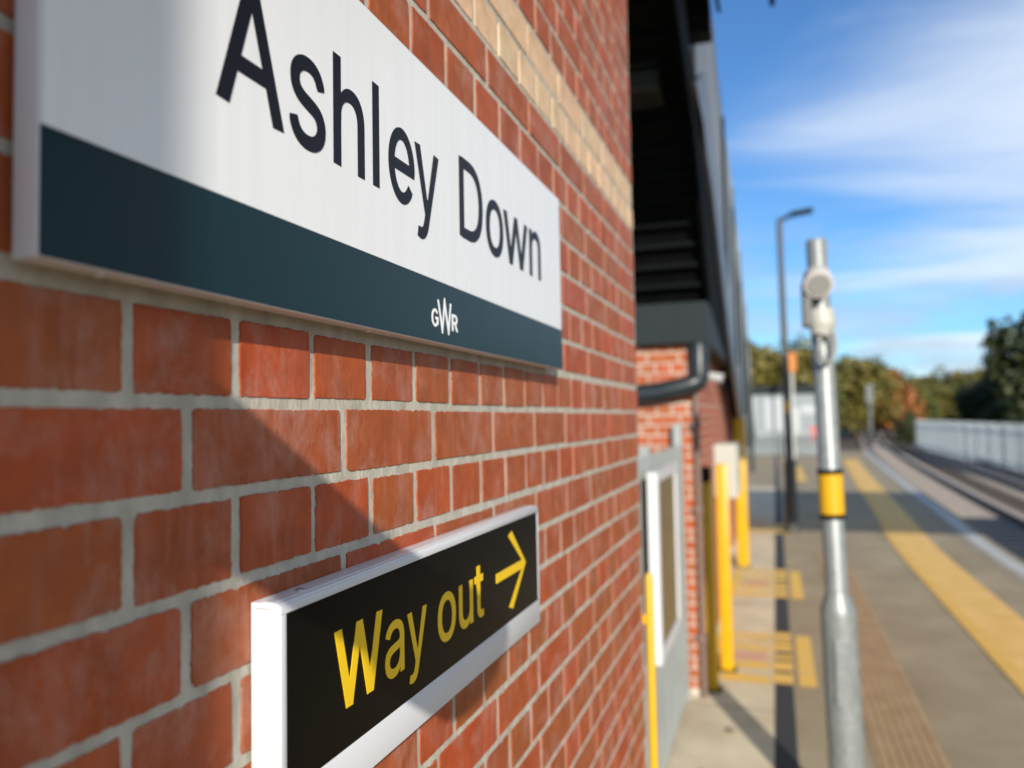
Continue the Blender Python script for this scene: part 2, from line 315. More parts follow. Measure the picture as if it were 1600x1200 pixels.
# ------------------------------------------------------------------ lettering
GLYPH = {"Ashley":[[[0.2022,0.5087],[0.2722,0.5087],[0.0864,0],[0.0164,0]],[[0.2065,0.5087],[0.2775,0.5087],[0.463,0],[0.392,0]],[[0.09,0.1425],[0.09,0.198],[0.39,0.198],[0.39,0.1425]],[[0.6617,-0.0082],[0.6463,-0.0077],[0.6316,-0.0063],[0.6177,-0.004],[0.6044,-0.0008],[0.5918,0.0034],[0.58,0.0085],[0.5691,0.0145],[0.559,0.0214],[0.5498,0.0292],[0.5415,0.0379],[0.5341,0.0475],[0.5278,0.0579],[0.5225,0.0692],[0.5183,0.0813],[0.5152,0.0942],[0.5736,0.1065],[0.5772,0.0946],[0.582,0.084],[0.5881,0.0748],[0.5953,0.0669],[0.6038,0.0603],[0.6133,0.0549],[0.6238,0.0508],[0.6353,0.0478],[0.6477,0.046],[0.661,0.0454],[0.6762,0.0461],[0.6901,0.0481],[0.7027,0.0515],[0.7141,0.0562],[0.7241,0.0623],[0.7326,0.0693],[0.7392,0.0769],[0.7439,0.085],[0.7468,0.0936],[0.7477,0.1028],[0.7471,0.1104],[0.7455,0.1175],[0.7427,0.1241],[0.7387,0.1302],[0.7337,0.1357],[0.7275,0.1407],[0.7203,0.1451],[0.7119,0.149],[0.7023,0.1523],[0.6289,0.17],[0.6093,0.1755],[0.5918,0.182],[0.5764,0.1896],[0.5631,0.1983],[0.5519,0.2081],[0.5427,0.219],[0.5356,0.231],[0.5305,0.2441],[0.5275,0.2584],[0.5265,0.2738],[0.5272,0.2866],[0.5294,0.2988],[0.533,0.3103],[0.5381,0.3212],[0.5447,0.3315],[0.5526,0.341],[0.5615,0.3497],[0.5715,0.3575],[0.5826,0.3644],[0.5947,0.3704],[0.6078,0.3755],[0.6215,0.3794],[0.6359,0.3822],[0.651,0.3839],[0.6668,0.3844],[0.6819,0.384],[0.6961,0.3825],[0.7095,0.3801],[0.722,0.3768],[0.7335,0.3725],[0.7442,0.3673],[0.7541,0.3614],[0.7631,0.3548],[0.7713,0.3474],[0.7786,0.3392],[0.7851,0.3304],[0.7909,0.3211],[0.7959,0.3112],[0.8002,0.3008],[0.8037,0.2899],[0.7477,0.2772],[0.7445,0.2856],[0.7403,0.2937],[0.7353,0.3014],[0.7292,0.3087],[0.7223,0.3156],[0.7141,0.3217],[0.7045,0.3265],[0.6935,0.3298],[0.681,0.3319],[0.6671,0.3325],[0.6539,0.3319],[0.6417,0.33],[0.6304,0.3269],[0.62,0.3225],[0.6106,0.3168],[0.6026,0.3102],[0.5963,0.303],[0.5918,0.295],[0.5891,0.2865],[0.5883,0.2772],[0.5889,0.2691],[0.5907,0.2616],[0.5938,0.2548],[0.5981,0.2487],[0.6036,0.2433],[0.6104,0.2383],[0.6186,0.2339],[0.6282,0.2298],[0.6391,0.2262],[0.7091,0.2093],[0.7288,0.2038],[0.7463,0.1973],[0.7617,0.1897],[0.7749,0.1811],[0.7859,0.1714],[0.7949,0.1606],[0.8019,0.1487],[0.8069,0.1357],[0.8099,0.1217],[0.8109,0.1065],[0.8101,0.0934],[0.8079,0.081],[0.8041,0.0691],[0.7988,0.0578],[0.7921,0.0471],[0.784,0.0372],[0.7747,0.0282],[0.7641,0.02],[0.7524,0.0128],[0.7395,0.0065],[0.7256,0.0012],[0.7108,-0.0029],[0.6953,-0.0058],[0.6789,-0.0076]],[[0.9583,0.2267],[0.9583,0.0],[0.8972,0.0],[0.8972,0.5087],[0.9583,0.5087],[0.9583,0.2875],[0.9471,0.2875],[0.9546,0.3072],[0.9634,0.3245],[0.9733,0.3394],[0.9844,0.3519],[0.9968,0.3621],[1.0101,0.3701],[1.0243,0.3764],[1.0393,0.3809],[1.0553,0.3835],[1.072,0.3844],[1.0871,0.3838],[1.1014,0.3819],[1.115,0.3787],[1.1278,0.3743],[1.1398,0.3686],[1.151,0.3616],[1.1611,0.3533],[1.1702,0.3437],[1.1783,0.3329],[1.1854,0.3208],[1.1913,0.3073],[1.1959,0.2926],[1.1992,0.2765],[1.2011,0.2591],[1.2018,0.2404],[1.2018,0.0],[1.1407,0.0],[1.1407,0.2352],[1.1397,0.2522],[1.137,0.2676],[1.1324,0.2814],[1.1259,0.2937],[1.1176,0.3044],[1.1077,0.3133],[1.0965,0.3202],[1.0839,0.3252],[1.0699,0.3281],[1.0546,0.3291],[1.0439,0.3287],[1.0336,0.3272],[1.0238,0.3249],[1.0144,0.3216],[1.0055,0.3173],[0.9971,0.3122],[0.9895,0.3061],[0.9826,0.2992],[0.9764,0.2914],[0.971,0.2827],[0.9664,0.2731],[0.9629,0.2628],[0.9604,0.2516],[0.9589,0.2395]],[[1.3073,0],[1.3073,0.5207],[1.3698,0.5207],[1.3698,0]],[[1.7679,0.1849],[1.7674,0.2056],[1.7648,0.2259],[1.7601,0.2456],[1.7534,0.2641],[1.745,0.2812],[1.7348,0.2964],[1.7233,0.3096],[1.7105,0.3203],[1.6967,0.3284],[1.6822,0.3338],[1.6674,0.3363],[1.6524,0.3359],[1.6376,0.3326],[1.6233,0.3264],[1.6098,0.3175],[1.5973,0.3061],[1.5861,0.2923],[1.5765,0.2765],[1.5685,0.259],[1.5624,0.2401],[1.5583,0.2202],[1.5562,0.1997],[1.5563,0.179],[1.5585,0.1585],[1.5627,0.1387],[1.5689,0.1199],[1.577,0.1024],[1.5868,0.0868],[1.5981,0.0732],[1.6106,0.0619],[1.6242,0.0531],[1.6385,0.0471],[1.6533,0.044],[1.6683,0.0438],[1.6831,0.0464],[1.6976,0.052],[1.7113,0.0603],[1.724,0.0712],[1.7355,0.0844],[1.7455,0.0998],[1.7944,0.0678],[1.7785,0.047],[1.7603,0.029],[1.7401,0.0142],[1.7184,0.003],[1.6955,-0.0045],[1.672,-0.0082],[1.6482,-0.0078],[1.6248,-0.0036],[1.6021,0.0046],[1.5806,0.0164],[1.5607,0.0317],[1.5428,0.0501],[1.5273,0.0714],[1.5145,0.095],[1.5046,0.1205],[1.4979,0.1474],[1.4945,0.1751],[1.4944,0.2032],[1.4976,0.2309],[1.5041,0.2579],[1.5138,0.2835],[1.5264,0.3072],[1.5418,0.3286],[1.5595,0.3473],[1.5793,0.3628],[1.6007,0.3748],[1.6234,0.3832],[1.6468,0.3877],[1.6705,0.3882],[1.6941,0.3849],[1.717,0.3776],[1.7388,0.3665],[1.7591,0.352],[1.7774,0.3342],[1.7935,0.3136],[1.8069,0.2904],[1.8174,0.2653],[1.8249,0.2387],[1.829,0.2111],[1.8299,0.1831]],[[1.51,0.163],[1.51,0.211],[1.8295,0.211],[1.8295,0.163]],[[1.8752,-0.1386],[1.8892,-0.0857],[1.9061,-0.0888],[1.9128,-0.0896],[1.9193,-0.0899],[1.9255,-0.0897],[1.9315,-0.0889],[1.9373,-0.0875],[1.9428,-0.0853],[1.9481,-0.0823],[1.9532,-0.0785],[1.958,-0.0739],[1.9626,-0.0684],[1.9669,-0.0618],[1.9708999999999999,-0.0541],[1.9747,-0.0453],[1.9902000000000002,-0.0014],[1.8451,0.3793],[1.9121,0.3793],[2.0333,0.0208],[2.0114,0.0208],[2.133,0.3793],[2.1992,0.3793],[2.0319,-0.058],[2.0271,-0.0695],[2.0219,-0.0801],[2.0164,-0.0899],[2.0105,-0.0989],[2.0042,-0.107],[1.9975999999999998,-0.1144],[1.9906000000000001,-0.1209],[1.9830999999999999,-0.1266],[1.9753,-0.1316],[1.967,-0.1357],[1.9583,-0.1391],[1.9492,-0.1417],[1.9397,-0.1436],[1.9297,-0.1447],[1.9192,-0.1451]],[[0.9,0.345],[0.9605,0.345],[0.9605,0.22],[0.9,0.22]],[[2.022,0.085],[2.054,0.055],[2.022,-0.03],[1.992,0.055]]],"Down":[[[0.2188,0.0],[0.0959,0.0],[0.0959,0.057],[0.2147,0.057],[0.2388,0.058],[0.2611,0.0608],[0.2817,0.0656],[0.3006,0.0722],[0.3179,0.0807],[0.3334,0.0911],[0.3473,0.1031],[0.3595,0.1167],[0.3701,0.132],[0.379,0.149],[0.3862,0.1675],[0.3919,0.1874],[0.3959,0.2087],[0.3983,0.2313],[0.3991,0.2554],[0.3983,0.2791],[0.3959,0.3015],[0.3919,0.3226],[0.3863,0.3422],[0.3791,0.3605],[0.3704,0.3773],[0.36,0.3925],[0.3481,0.406],[0.3346,0.4179],[0.3196,0.4281],[0.3029,0.4366],[0.2848,0.4432],[0.265,0.4479],[0.2437,0.4507],[0.2209,0.4517],[0.0932,0.4517],[0.0932,0.5087],[0.2253,0.5087],[0.2542,0.5075],[0.2814,0.5038],[0.3068,0.4978],[0.3305,0.4893],[0.3525,0.4783],[0.3726,0.4651],[0.3908,0.4498],[0.407,0.4323],[0.4212,0.4128],[0.4334,0.3911],[0.4436,0.3675],[0.4515,0.3421],[0.4571,0.3149],[0.4605,0.286],[0.4616,0.2554],[0.4605,0.2245],[0.4571,0.1953],[0.4514,0.168],[0.4435,0.1424],[0.4333,0.1186],[0.4209,0.0968],[0.4064,0.0771],[0.3899,0.0595],[0.3713,0.0441],[0.3506,0.0307],[0.328,0.0197],[0.3035,0.0111],[0.2771,0.0049],[0.2489,0.0012]],[[0.1246,0.5087],[0.1246,0.0],[0.0601,0.0],[0.0601,0.5087]],[[0.7095,-0.0082],[0.6893,-0.0072],[0.6702,-0.0043],[0.6521,0.0007],[0.6351,0.0075],[0.619,0.0164],[0.6041,0.027],[0.5906,0.0392],[0.5784,0.0529],[0.5676,0.0682],[0.5582,0.085],[0.5503,0.1032],[0.5442,0.1225],[0.5399,0.143],[0.5372,0.1647],[0.5364,0.1874],[0.5372,0.2106],[0.5399,0.2325],[0.5442,0.2533],[0.5503,0.2728],[0.5582,0.2911],[0.5676,0.308],[0.5784,0.3233],[0.5906,0.337],[0.6041,0.3492],[0.619,0.3598],[0.6351,0.3687],[0.6521,0.3756],[0.6702,0.3805],[0.6893,0.3834],[0.7095,0.3844],[0.7298,0.3834],[0.7491,0.3805],[0.7674,0.3756],[0.7846,0.3687],[0.8008,0.3598],[0.8157,0.3492],[0.8293,0.337],[0.8414,0.3233],[0.8522,0.308],[0.8616,0.2911],[0.8694,0.2728],[0.8754,0.2533],[0.8798,0.2325],[0.8824,0.2106],[0.8832,0.1874],[0.8824,0.1647],[0.8798,0.143],[0.8754,0.1225],[0.8694,0.1032],[0.8616,0.085],[0.8522,0.0682],[0.8414,0.0529],[0.8293,0.0392],[0.8157,0.027],[0.8008,0.0164],[0.7846,0.0075],[0.7674,0.0007],[0.7491,-0.0043],[0.7298,-0.0072]],[[0.7095,0.0464],[0.7242,0.0472],[0.7379,0.0495],[0.7505,0.0534],[0.762,0.0589],[0.7724,0.0659],[0.7818,0.0742],[0.7902,0.0835],[0.7976,0.0938],[0.804,0.1051],[0.8093,0.1174],[0.8137,0.1305],[0.8171,0.144],[0.8195,0.158],[0.821,0.1725],[0.8214,0.1874],[0.821,0.2025],[0.8195,0.2171],[0.8171,0.2312],[0.8137,0.2449],[0.8093,0.2581],[0.804,0.2706],[0.7976,0.282],[0.7902,0.2924],[0.7818,0.3018],[0.7724,0.3102],[0.762,0.3172],[0.7505,0.3227],[0.7379,0.3267],[0.7242,0.329],[0.7095,0.3298],[0.695,0.329],[0.6815,0.3267],[0.6691,0.3227],[0.6577,0.3172],[0.6473,0.3102],[0.638,0.3018],[0.6296,0.2924],[0.6223,0.2821],[0.616,0.2707],[0.6106,0.2583],[0.6063,0.2451],[0.6029,0.2315],[0.6004,0.2173],[0.599,0.2026],[0.5985,0.1874],[0.599,0.1725],[0.6004,0.158],[0.6029,0.144],[0.6063,0.1305],[0.6106,0.1174],[0.616,0.1051],[0.6223,0.0938],[0.6296,0.0835],[0.638,0.0742],[0.6473,0.0659],[0.6577,0.0589],[0.6691,0.0534],[0.6815,0.0495],[0.695,0.0472]],[[0.905,0.379],[0.971,0.379],[1.097,0],[1.031,0]],[[1.157,0.379],[1.2184,0.379],[1.0924,0],[1.031,0]],[[1.157,0.379],[1.2184,0.379],[1.3444,0],[1.283,0]],[[1.409,0.379],[1.475,0.379],[1.349,0],[1.283,0]],[[1.5982,0.2267],[1.5982,0.0],[1.537,0.0],[1.537,0.3793],[1.5961,0.3793],[1.5964,0.2875],[1.5869,0.2875],[1.5944,0.3072],[1.6032,0.3245],[1.6131,0.3394],[1.6243,0.3519],[1.6366,0.3621],[1.6499,0.3701],[1.6641,0.3764],[1.6792,0.3809],[1.6951,0.3835],[1.7118,0.3844],[1.7269,0.3838],[1.7412,0.3819],[1.7547,0.3787],[1.7675,0.3743],[1.7794,0.3686],[1.7906,0.3616],[1.8007,0.3533],[1.8098,0.3437],[1.8179,0.3329],[1.825,0.3208],[1.831,0.3073],[1.8356,0.2926],[1.8389,0.2765],[1.8409,0.2591],[1.8416,0.2404],[1.8416,0.0],[1.7805,0.0],[1.7805,0.2352],[1.7795,0.2522],[1.7768,0.2676],[1.7722,0.2814],[1.7657,0.2937],[1.7574,0.3044],[1.7475,0.3133],[1.7363,0.3202],[1.7237,0.3252],[1.7097,0.3281],[1.6944,0.3291],[1.6837,0.3287],[1.6735,0.3272],[1.6636,0.3249],[1.6542,0.3216],[1.6453,0.3173],[1.6369,0.3122],[1.6293,0.3061],[1.6224,0.2992],[1.6162,0.2914],[1.6108,0.2827],[1.6062,0.2731],[1.6027,0.2628],[1.6002,0.2516],[1.5987,0.2395]],[[1.54,0.345],[1.6,0.345],[1.6,0.22],[1.54,0.22]]],"Way":[[[0.0134,0.5087],[0.0934,0.5087],[0.2374,0],[0.1574,0]],[[0.3015,0.5087],[0.3759,0.5087],[0.2318,0],[0.1574,0]],[[0.3015,0.5087],[0.3759,0.5087],[0.5199,0],[0.4455,0]],[[0.5895,0.5087],[0.6695,0.5087],[0.5255,0],[0.4455,0]],[[0.846,-0.0085],[0.8319,-0.008],[0.8184,-0.0064],[0.8053,-0.0037],[0.7927,0.0001],[0.7806,0.005],[0.7693,0.0109],[0.759,0.0178],[0.7496,0.0257],[0.7413,0.0346],[0.7339,0.0446],[0.7277,0.0554],[0.7228,0.0672],[0.7194,0.0799],[0.7173,0.0934],[0.7166,0.1079],[0.7171,0.1205],[0.7187,0.1321],[0.7212,0.1427],[0.7248,0.1524],[0.7294,0.161],[0.7349,0.1688],[0.7411,0.1759],[0.7479,0.1823],[0.7555,0.188],[0.7637,0.1931],[0.7725,0.1975],[0.7817,0.2015],[0.7913,0.2051],[0.8012,0.2081],[0.8115,0.2107],[0.928,0.2278],[0.9352,0.2292],[0.9416,0.2308],[0.947,0.2327],[0.9515,0.2349],[0.9552,0.2375],[0.9581,0.2408],[0.9601,0.2448],[0.9614,0.2494],[0.9614,0.2659],[0.9603,0.2744],[0.9586,0.2824],[0.9561,0.2898],[0.9529,0.2967],[0.949,0.3029],[0.9443,0.3086],[0.939,0.3136],[0.9329,0.3181],[0.9261,0.322],[0.9186,0.3251],[0.9104,0.3276],[0.9016,0.3294],[0.8921,0.3305],[0.8819,0.3308],[0.8714,0.3305],[0.8615,0.3295],[0.8522,0.3278],[0.8435,0.3254],[0.8354,0.3223],[0.8279,0.3187],[0.821,0.3148],[0.8147,0.3105],[0.809,0.3058],[0.8039,0.3008],[0.7993,0.2956],[0.7952,0.2902],[0.7917,0.2848],[0.7887,0.2794],[0.7863,0.2738],[0.7272,0.2912],[0.733,0.3045],[0.7396,0.3165],[0.7471,0.3275],[0.7555,0.3373],[0.7648,0.346],[0.7747,0.3537],[0.7851,0.3605],[0.796,0.3663],[0.8074,0.3713],[0.8192,0.3754],[0.8313,0.3786],[0.8435,0.3812],[0.8557,0.383],[0.8679,0.3841],[0.8802,0.3844],[0.8885,0.3842],[0.8972,0.3836],[0.9062,0.3826],[0.9156,0.3812],[0.9252,0.3793],[0.935,0.3769],[0.9445,0.3738],[0.9539,0.37],[0.963,0.3655],[0.972,0.3604],[0.9806,0.3543],[0.9885,0.3473],[0.9958,0.3393],[1.0025,0.3303],[1.0085,0.3202],[1.0137,0.3091],[1.0177,0.2966],[1.0206,0.2828],[1.0223,0.2677],[1.0229,0.2513],[1.0229,0.0],[0.9628,0.0],[0.9628,0.0519],[0.9587,0.0519],[0.9558,0.0465],[0.9523,0.0411],[0.9482,0.0357],[0.9435,0.0302],[0.9382,0.0246],[0.9323,0.0192],[0.9256,0.0141],[0.9183,0.0094],[0.9102,0.005],[0.9015,0.001],[0.892,-0.0024],[0.8817,-0.0051],[0.8706,-0.007],[0.8587,-0.0082]],[[0.8566,0.0454],[0.8698,0.0459],[0.8822,0.0475],[0.8937,0.0502],[0.9043,0.0539],[0.9141,0.0587],[0.923,0.0644],[0.931,0.0706],[0.9381,0.0775],[0.9443,0.0851],[0.9496,0.0932],[0.954,0.1018],[0.9574,0.1105],[0.9598,0.1195],[0.9613,0.1286],[0.9618,0.1379],[0.9618,0.1898],[0.9599,0.1881],[0.9574,0.1864],[0.9542,0.1849],[0.8531,0.1667],[0.8447,0.1652],[0.8364,0.1633],[0.8284,0.1611],[0.8206,0.1586],[0.8132,0.1557],[0.8064,0.1523],[0.8002,0.1484],[0.7946,0.1441],[0.7897,0.1393],[0.7855,0.1339],[0.7823,0.1277],[0.7799,0.1208],[0.7785,0.1132],[0.7781,0.1048],[0.7785,0.0973],[0.7797,0.0903],[0.7817,0.0837],[0.7845,0.0777],[0.7882,0.0722],[0.7925,0.0672],[0.7974,0.0627],[0.803,0.0587],[0.8092,0.0552],[0.816,0.0522],[0.8233,0.0498],[0.831,0.0479],[0.8391,0.0465],[0.8477,0.0457]],[[1.1229,-0.1386],[1.1369,-0.0857],[1.1538,-0.0888],[1.1605,-0.0896],[1.167,-0.0899],[1.1732,-0.0897],[1.1792,-0.0889],[1.185,-0.0875],[1.1905,-0.0853],[1.1958,-0.0823],[1.2009,-0.0785],[1.2057,-0.0739],[1.2103,-0.0684],[1.2146,-0.0618],[1.2187,-0.0541],[1.2225,-0.0453],[1.238,-0.0014],[1.0929,0.3793],[1.1598,0.3793],[1.281,0.0208],[1.2591,0.0208],[1.3807,0.3793],[1.4469,0.3793],[1.2796,-0.058],[1.2748,-0.0695],[1.2696,-0.0801],[1.2641,-0.0899],[1.2582,-0.0989],[1.252,-0.107],[1.2453,-0.1144],[1.2383,-0.1209],[1.2309,-0.1266],[1.223,-0.1316],[1.2147,-0.1357],[1.2061,-0.1391],[1.1969,-0.1417],[1.1874,-0.1436],[1.1774,-0.1447],[1.167,-0.1451]],[[1.268,0.085],[1.3,0.055],[1.268,-0.03],[1.236,0.055]],[[0.963,0.25],[1.022,0.25],[1.022,0.06],[0.963,0.06]]],"out":[[[0.2072,-0.0082],[0.1871,-0.0072],[0.168,-0.0043],[0.1499,0.0007],[0.1328,0.0075],[0.1168,0.0164],[0.1019,0.027],[0.0884,0.0392],[0.0762,0.0529],[0.0654,0.0682],[0.056,0.085],[0.0481,0.1032],[0.042,0.1225],[0.0376,0.143],[0.035,0.1647],[0.0341,0.1874],[0.035,0.2106],[0.0376,0.2325],[0.042,0.2533],[0.0481,0.2728],[0.056,0.2911],[0.0654,0.308],[0.0762,0.3233],[0.0884,0.337],[0.1019,0.3492],[0.1168,0.3598],[0.1328,0.3687],[0.1499,0.3756],[0.168,0.3805],[0.1871,0.3834],[0.2072,0.3844],[0.2276,0.3834],[0.2469,0.3805],[0.2652,0.3756],[0.2824,0.3687],[0.2986,0.3598],[0.3135,0.3492],[0.3271,0.337],[0.3392,0.3233],[0.35,0.308],[0.3593,0.2911],[0.3671,0.2728],[0.3732,0.2533],[0.3775,0.2325],[0.3802,0.2106],[0.381,0.1874],[0.3802,0.1647],[0.3775,0.143],[0.3732,0.1225],[0.3671,0.1032],[0.3593,0.085],[0.35,0.0682],[0.3392,0.0529],[0.3271,0.0392],[0.3135,0.027],[0.2986,0.0164],[0.2824,0.0075],[0.2652,0.0007],[0.2469,-0.0043],[0.2276,-0.0072]],[[0.2072,0.0464],[0.222,0.0472],[0.2357,0.0495],[0.2483,0.0534],[0.2598,0.0589],[0.2702,0.0659],[0.2796,0.0742],[0.288,0.0835],[0.2954,0.0938],[0.3017,0.1051],[0.3071,0.1174],[0.3115,0.1305],[0.3149,0.144],[0.3173,0.158],[0.3187,0.1725],[0.3192,0.1874],[0.3187,0.2025],[0.3173,0.2171],[0.3149,0.2312],[0.3115,0.2449],[0.3071,0.2581],[0.3017,0.2706],[0.2954,0.282],[0.288,0.2924],[0.2796,0.3018],[0.2702,0.3102],[0.2598,0.3172],[0.2483,0.3227],[0.2357,0.3267],[0.222,0.329],[0.2072,0.3298],[0.1927,0.329],[0.1793,0.3267],[0.1668,0.3227],[0.1555,0.3172],[0.1451,0.3102],[0.1358,0.3018],[0.1274,0.2924],[0.1201,0.2821],[0.1137,0.2707],[0.1084,0.2583],[0.104,0.2451],[0.1006,0.2315],[0.0982,0.2173],[0.0968,0.2026],[0.0963,0.1874],[0.0968,0.1725],[0.0982,0.158],[0.1006,0.144],[0.104,0.1305],[0.1084,0.1174],[0.1137,0.1051],[0.1201,0.0938],[0.1274,0.0835],[0.1358,0.0742],[0.1451,0.0659],[0.1555,0.0589],[0.1668,0.0534],[0.1793,0.0495],[0.1927,0.0472]],[[0.5975,-0.0051],[0.5825,-0.0045],[0.5683,-0.0026],[0.5548,0.0006],[0.5421,0.005],[0.53,0.0108],[0.5189,0.0178],[0.5087,0.026],[0.4996,0.0356],[0.4914,0.0465],[0.4843,0.0587],[0.4783,0.0722],[0.4737,0.087],[0.4704,0.103],[0.4684,0.1203],[0.4677,0.139],[0.4677,0.3793],[0.5288,0.3793],[0.5288,0.1441],[0.5298,0.1271],[0.5326,0.1117],[0.5372,0.0979],[0.5437,0.0856],[0.5521,0.0749],[0.562,0.066],[0.5733,0.0591],[0.5859,0.0541],[0.5999,0.0512],[0.6152,0.0502],[0.6259,0.0507],[0.6362,0.0521],[0.646,0.0544],[0.6553,0.0577],[0.6642,0.062],[0.6725,0.0671],[0.6801,0.0732],[0.687,0.0802],[0.6931,0.088],[0.6985,0.0968],[0.7031,0.1064],[0.7066,0.1168],[0.7091,0.1279],[0.7107,0.1399],[0.7112,0.1526],[0.7112,0.3793],[0.7723,0.3793],[0.7723,0.0],[0.7132,0.0],[0.7132,0.0918],[0.7224,0.0918],[0.7147,0.0719],[0.7059,0.0544],[0.6958,0.0395],[0.6846,0.0269],[0.6722,0.0169],[0.6589,0.009],[0.6447,0.0028],[0.6298,-0.0016],[0.614,-0.0042]],[[1.029,0.3793],[1.029,0.3271],[0.8317,0.3271],[0.8317,0.3793]],[[0.8901,0.4712],[0.9512,0.4712],[0.9512,0.0976],[0.9516,0.0882],[0.9528,0.0799],[0.9548,0.0726],[0.9576,0.0664],[0.9612,0.0613],[0.9658,0.0572],[0.9716,0.054],[0.9784,0.0517],[0.9864,0.0503],[1.027,0.0536],[1.0382,0.0017],[0.9935,-0.0041],[0.9747,-0.0031],[0.9577,-0.0],[0.9424,0.0051],[0.9289,0.0122],[0.9172,0.0213],[0.9074,0.0323],[0.8998,0.045],[0.8944,0.0593],[0.8912,0.0753],[0.8901,0.0929]],[[0.712,0.17],[0.771,0.17],[0.771,0.05],[0.712,0.05]]],"G":[[[0.368,0.3621],[0.3553,0.38],[0.3409,0.3954],[0.325,0.4082],[0.3078,0.4181],[0.2897,0.4249],[0.271,0.4284],[0.2521,0.4287],[0.2334,0.4257],[0.2152,0.4194],[0.1978,0.41],[0.1816,0.3977],[0.1669,0.3827],[0.154,0.3652],[0.1431,0.3457],[0.1344,0.3244],[0.128,0.3018],[0.1242,0.2783],[0.123,0.2544],[0.1244,0.2305],[0.1283,0.207],[0.1347,0.1845],[0.1436,0.1633],[0.1546,0.1439],[0.1676,0.1265],[0.1824,0.1116],[0.1987,0.0994],[0.2161,0.0902],[0.2343,0.0841],[0.2531,0.0812],[0.2719,0.0817],[0.2906,0.0854],[0.3086,0.0923],[0.3258,0.1024],[0.3417,0.1153],[0.356,0.1309],[0.3685,0.1488],[0.379,0.1688],[0.3872,0.1904],[0.393,0.2132],[0.3962,0.2368],[0.4937,0.2276],[0.4881,0.1921],[0.4782,0.1577],[0.4641,0.1252],[0.4462,0.0951],[0.4247,0.0681],[0.4001,0.0447],[0.3729,0.0252],[0.3435,0.0101],[0.3125,-0.0004],[0.2805,-0.006],[0.2481,-0.0067],[0.216,-0.0024],[0.1847,0.0068],[0.1548,0.0207],[0.1269,0.0391],[0.1015,0.0615],[0.0792,0.0876],[0.0603,0.1169],[0.0452,0.1489],[0.0341,0.1828],[0.0273,0.2181],[0.025,0.2541],[0.0271,0.2901],[0.0337,0.3255],[0.0445,0.3595],[0.0594,0.3915],[0.0781,0.4209],[0.1003,0.4472],[0.1255,0.4699],[0.1533,0.4884],[0.1831,0.5026],[0.2144,0.512],[0.2465,0.5166],[0.2788,0.5162],[0.3109,0.5108],[0.3419,0.5006],[0.3714,0.4857],[0.3988,0.4664],[0.4235,0.4431],[0.4452,0.4163]],[[0.49,0.29],[0.49,0.21],[0.28,0.21],[0.28,0.29]],[[0.49,0.215],[0.49,0.07],[0.4,0.07],[0.4,0.215]]],"R":[[[0.06,0],[0.06,0.5087],[0.155,0.5087],[0.155,0]],[[0.14,0.5087],[0.24,0.5087],[0.2687,0.5064],[0.2964,0.4994],[0.3225,0.4881],[0.3461,0.4727],[0.3664,0.4538],[0.3829,0.4318],[0.395,0.4076],[0.4025,0.3817],[0.405,0.355],[0.4025,0.3283],[0.395,0.3024],[0.3829,0.2782],[0.3664,0.2562],[0.3461,0.2373],[0.3225,0.2219],[0.2964,0.2106],[0.2687,0.2036],[0.14,0.2013],[0.14,0.285],[0.235,0.285],[0.248,0.2861],[0.2607,0.2892],[0.2725,0.2944],[0.2832,0.3014],[0.2925,0.31],[0.3,0.32],[0.3055,0.3311],[0.3089,0.3428],[0.31,0.355],[0.3089,0.3672],[0.3055,0.3789],[0.3,0.39],[0.2925,0.4],[0.2832,0.4086],[0.2725,0.4156],[0.2607,0.4208],[0.248,0.4239],[0.14,0.425]],[[0.2,0.23],[0.308,0.23],[0.433,0],[0.325,0]]]}
from mathutils.geometry import tessellate_polygon
def offs(L, d):
    # push a closed outline along its own normals (bolder letters)
    n = len(L); out = []
    for i in range(n):
        a, b, c = L[i-1], L[i], L[(i+1) % n]
        t = Vector((c[0]-a[0], c[1]-a[1])); t = t.normalized() if t.length else Vector((1, 0)); out.append((b[0]-t.y*d, b[1]+t.x*d))
    return out
def area(L): return sum(L[i-1][0]*L[i][1]-L[i][0]*L[i-1][1] for i in range(len(L)))/2
def inside(p, L):
    c = False
    for i in range(len(L)):
        a, b = L[i-1], L[i]
        if (a[1] > p[1]) != (b[1] > p[1]) and p[0] < (b[0]-a[0])*(p[1]-a[1])/(b[1]-a[1])+a[0]: c = not c
    return c
def flat_shape(bm, loops, f, x, depth):
    """outlines (outer ones and holes) -> solid of given depth facing +x"""
    hole = lambda L: any(K is not L and area(K)*area(L) < 0 and all(inside(p, K) for p in L[::7]) for K in loops)
    outer = [L for L in loops if not hole(L)]; base_depth = depth
    for oi, O in enumerate(outer):
        depth = base_depth + oi*.000012
        grp = [O]+[L for L in loops if L is not O and hole(L) and all(inside(p, O) for p in L[::7])]
        pts = [p for L in grp for p in L]
        top = [bm.verts.new((x+depth, *f(p))) for p in pts]; bot = [bm.verts.new((x, *f(p))) for p in pts]
        for t3 in tessellate_polygon([[Vector((p[0], p[1], 0)) for p in L] for L in grp]):
            fc = bm.faces.new([top[i] for i in t3]); fc.normal_update()
            if fc.normal.x < 0: fc.normal_flip()
        k = 0
        for L in grp:
            n = len(L)
            for i in range(n):
                a, b = k+i, k+(i+1) % n; bm.faces.new((top[a], top[b], bot[b], bot[a]))
            k += n
def text_poly(name, loops, y, z, sx, sz, x, m, parent, depth=.0003, offset=0):
    if offset:
        loops = [offs(L, offset) for L in loops]
    bm = nb(); flat_shape(bm, loops, lambda p: (y+p[0]*sx, z+p[1]*sz), x, depth)
    return link(name, bm, m, parent)
def gx(L): return min(q[0] for l in L for q in l), max(q[0] for l in L for q in l)

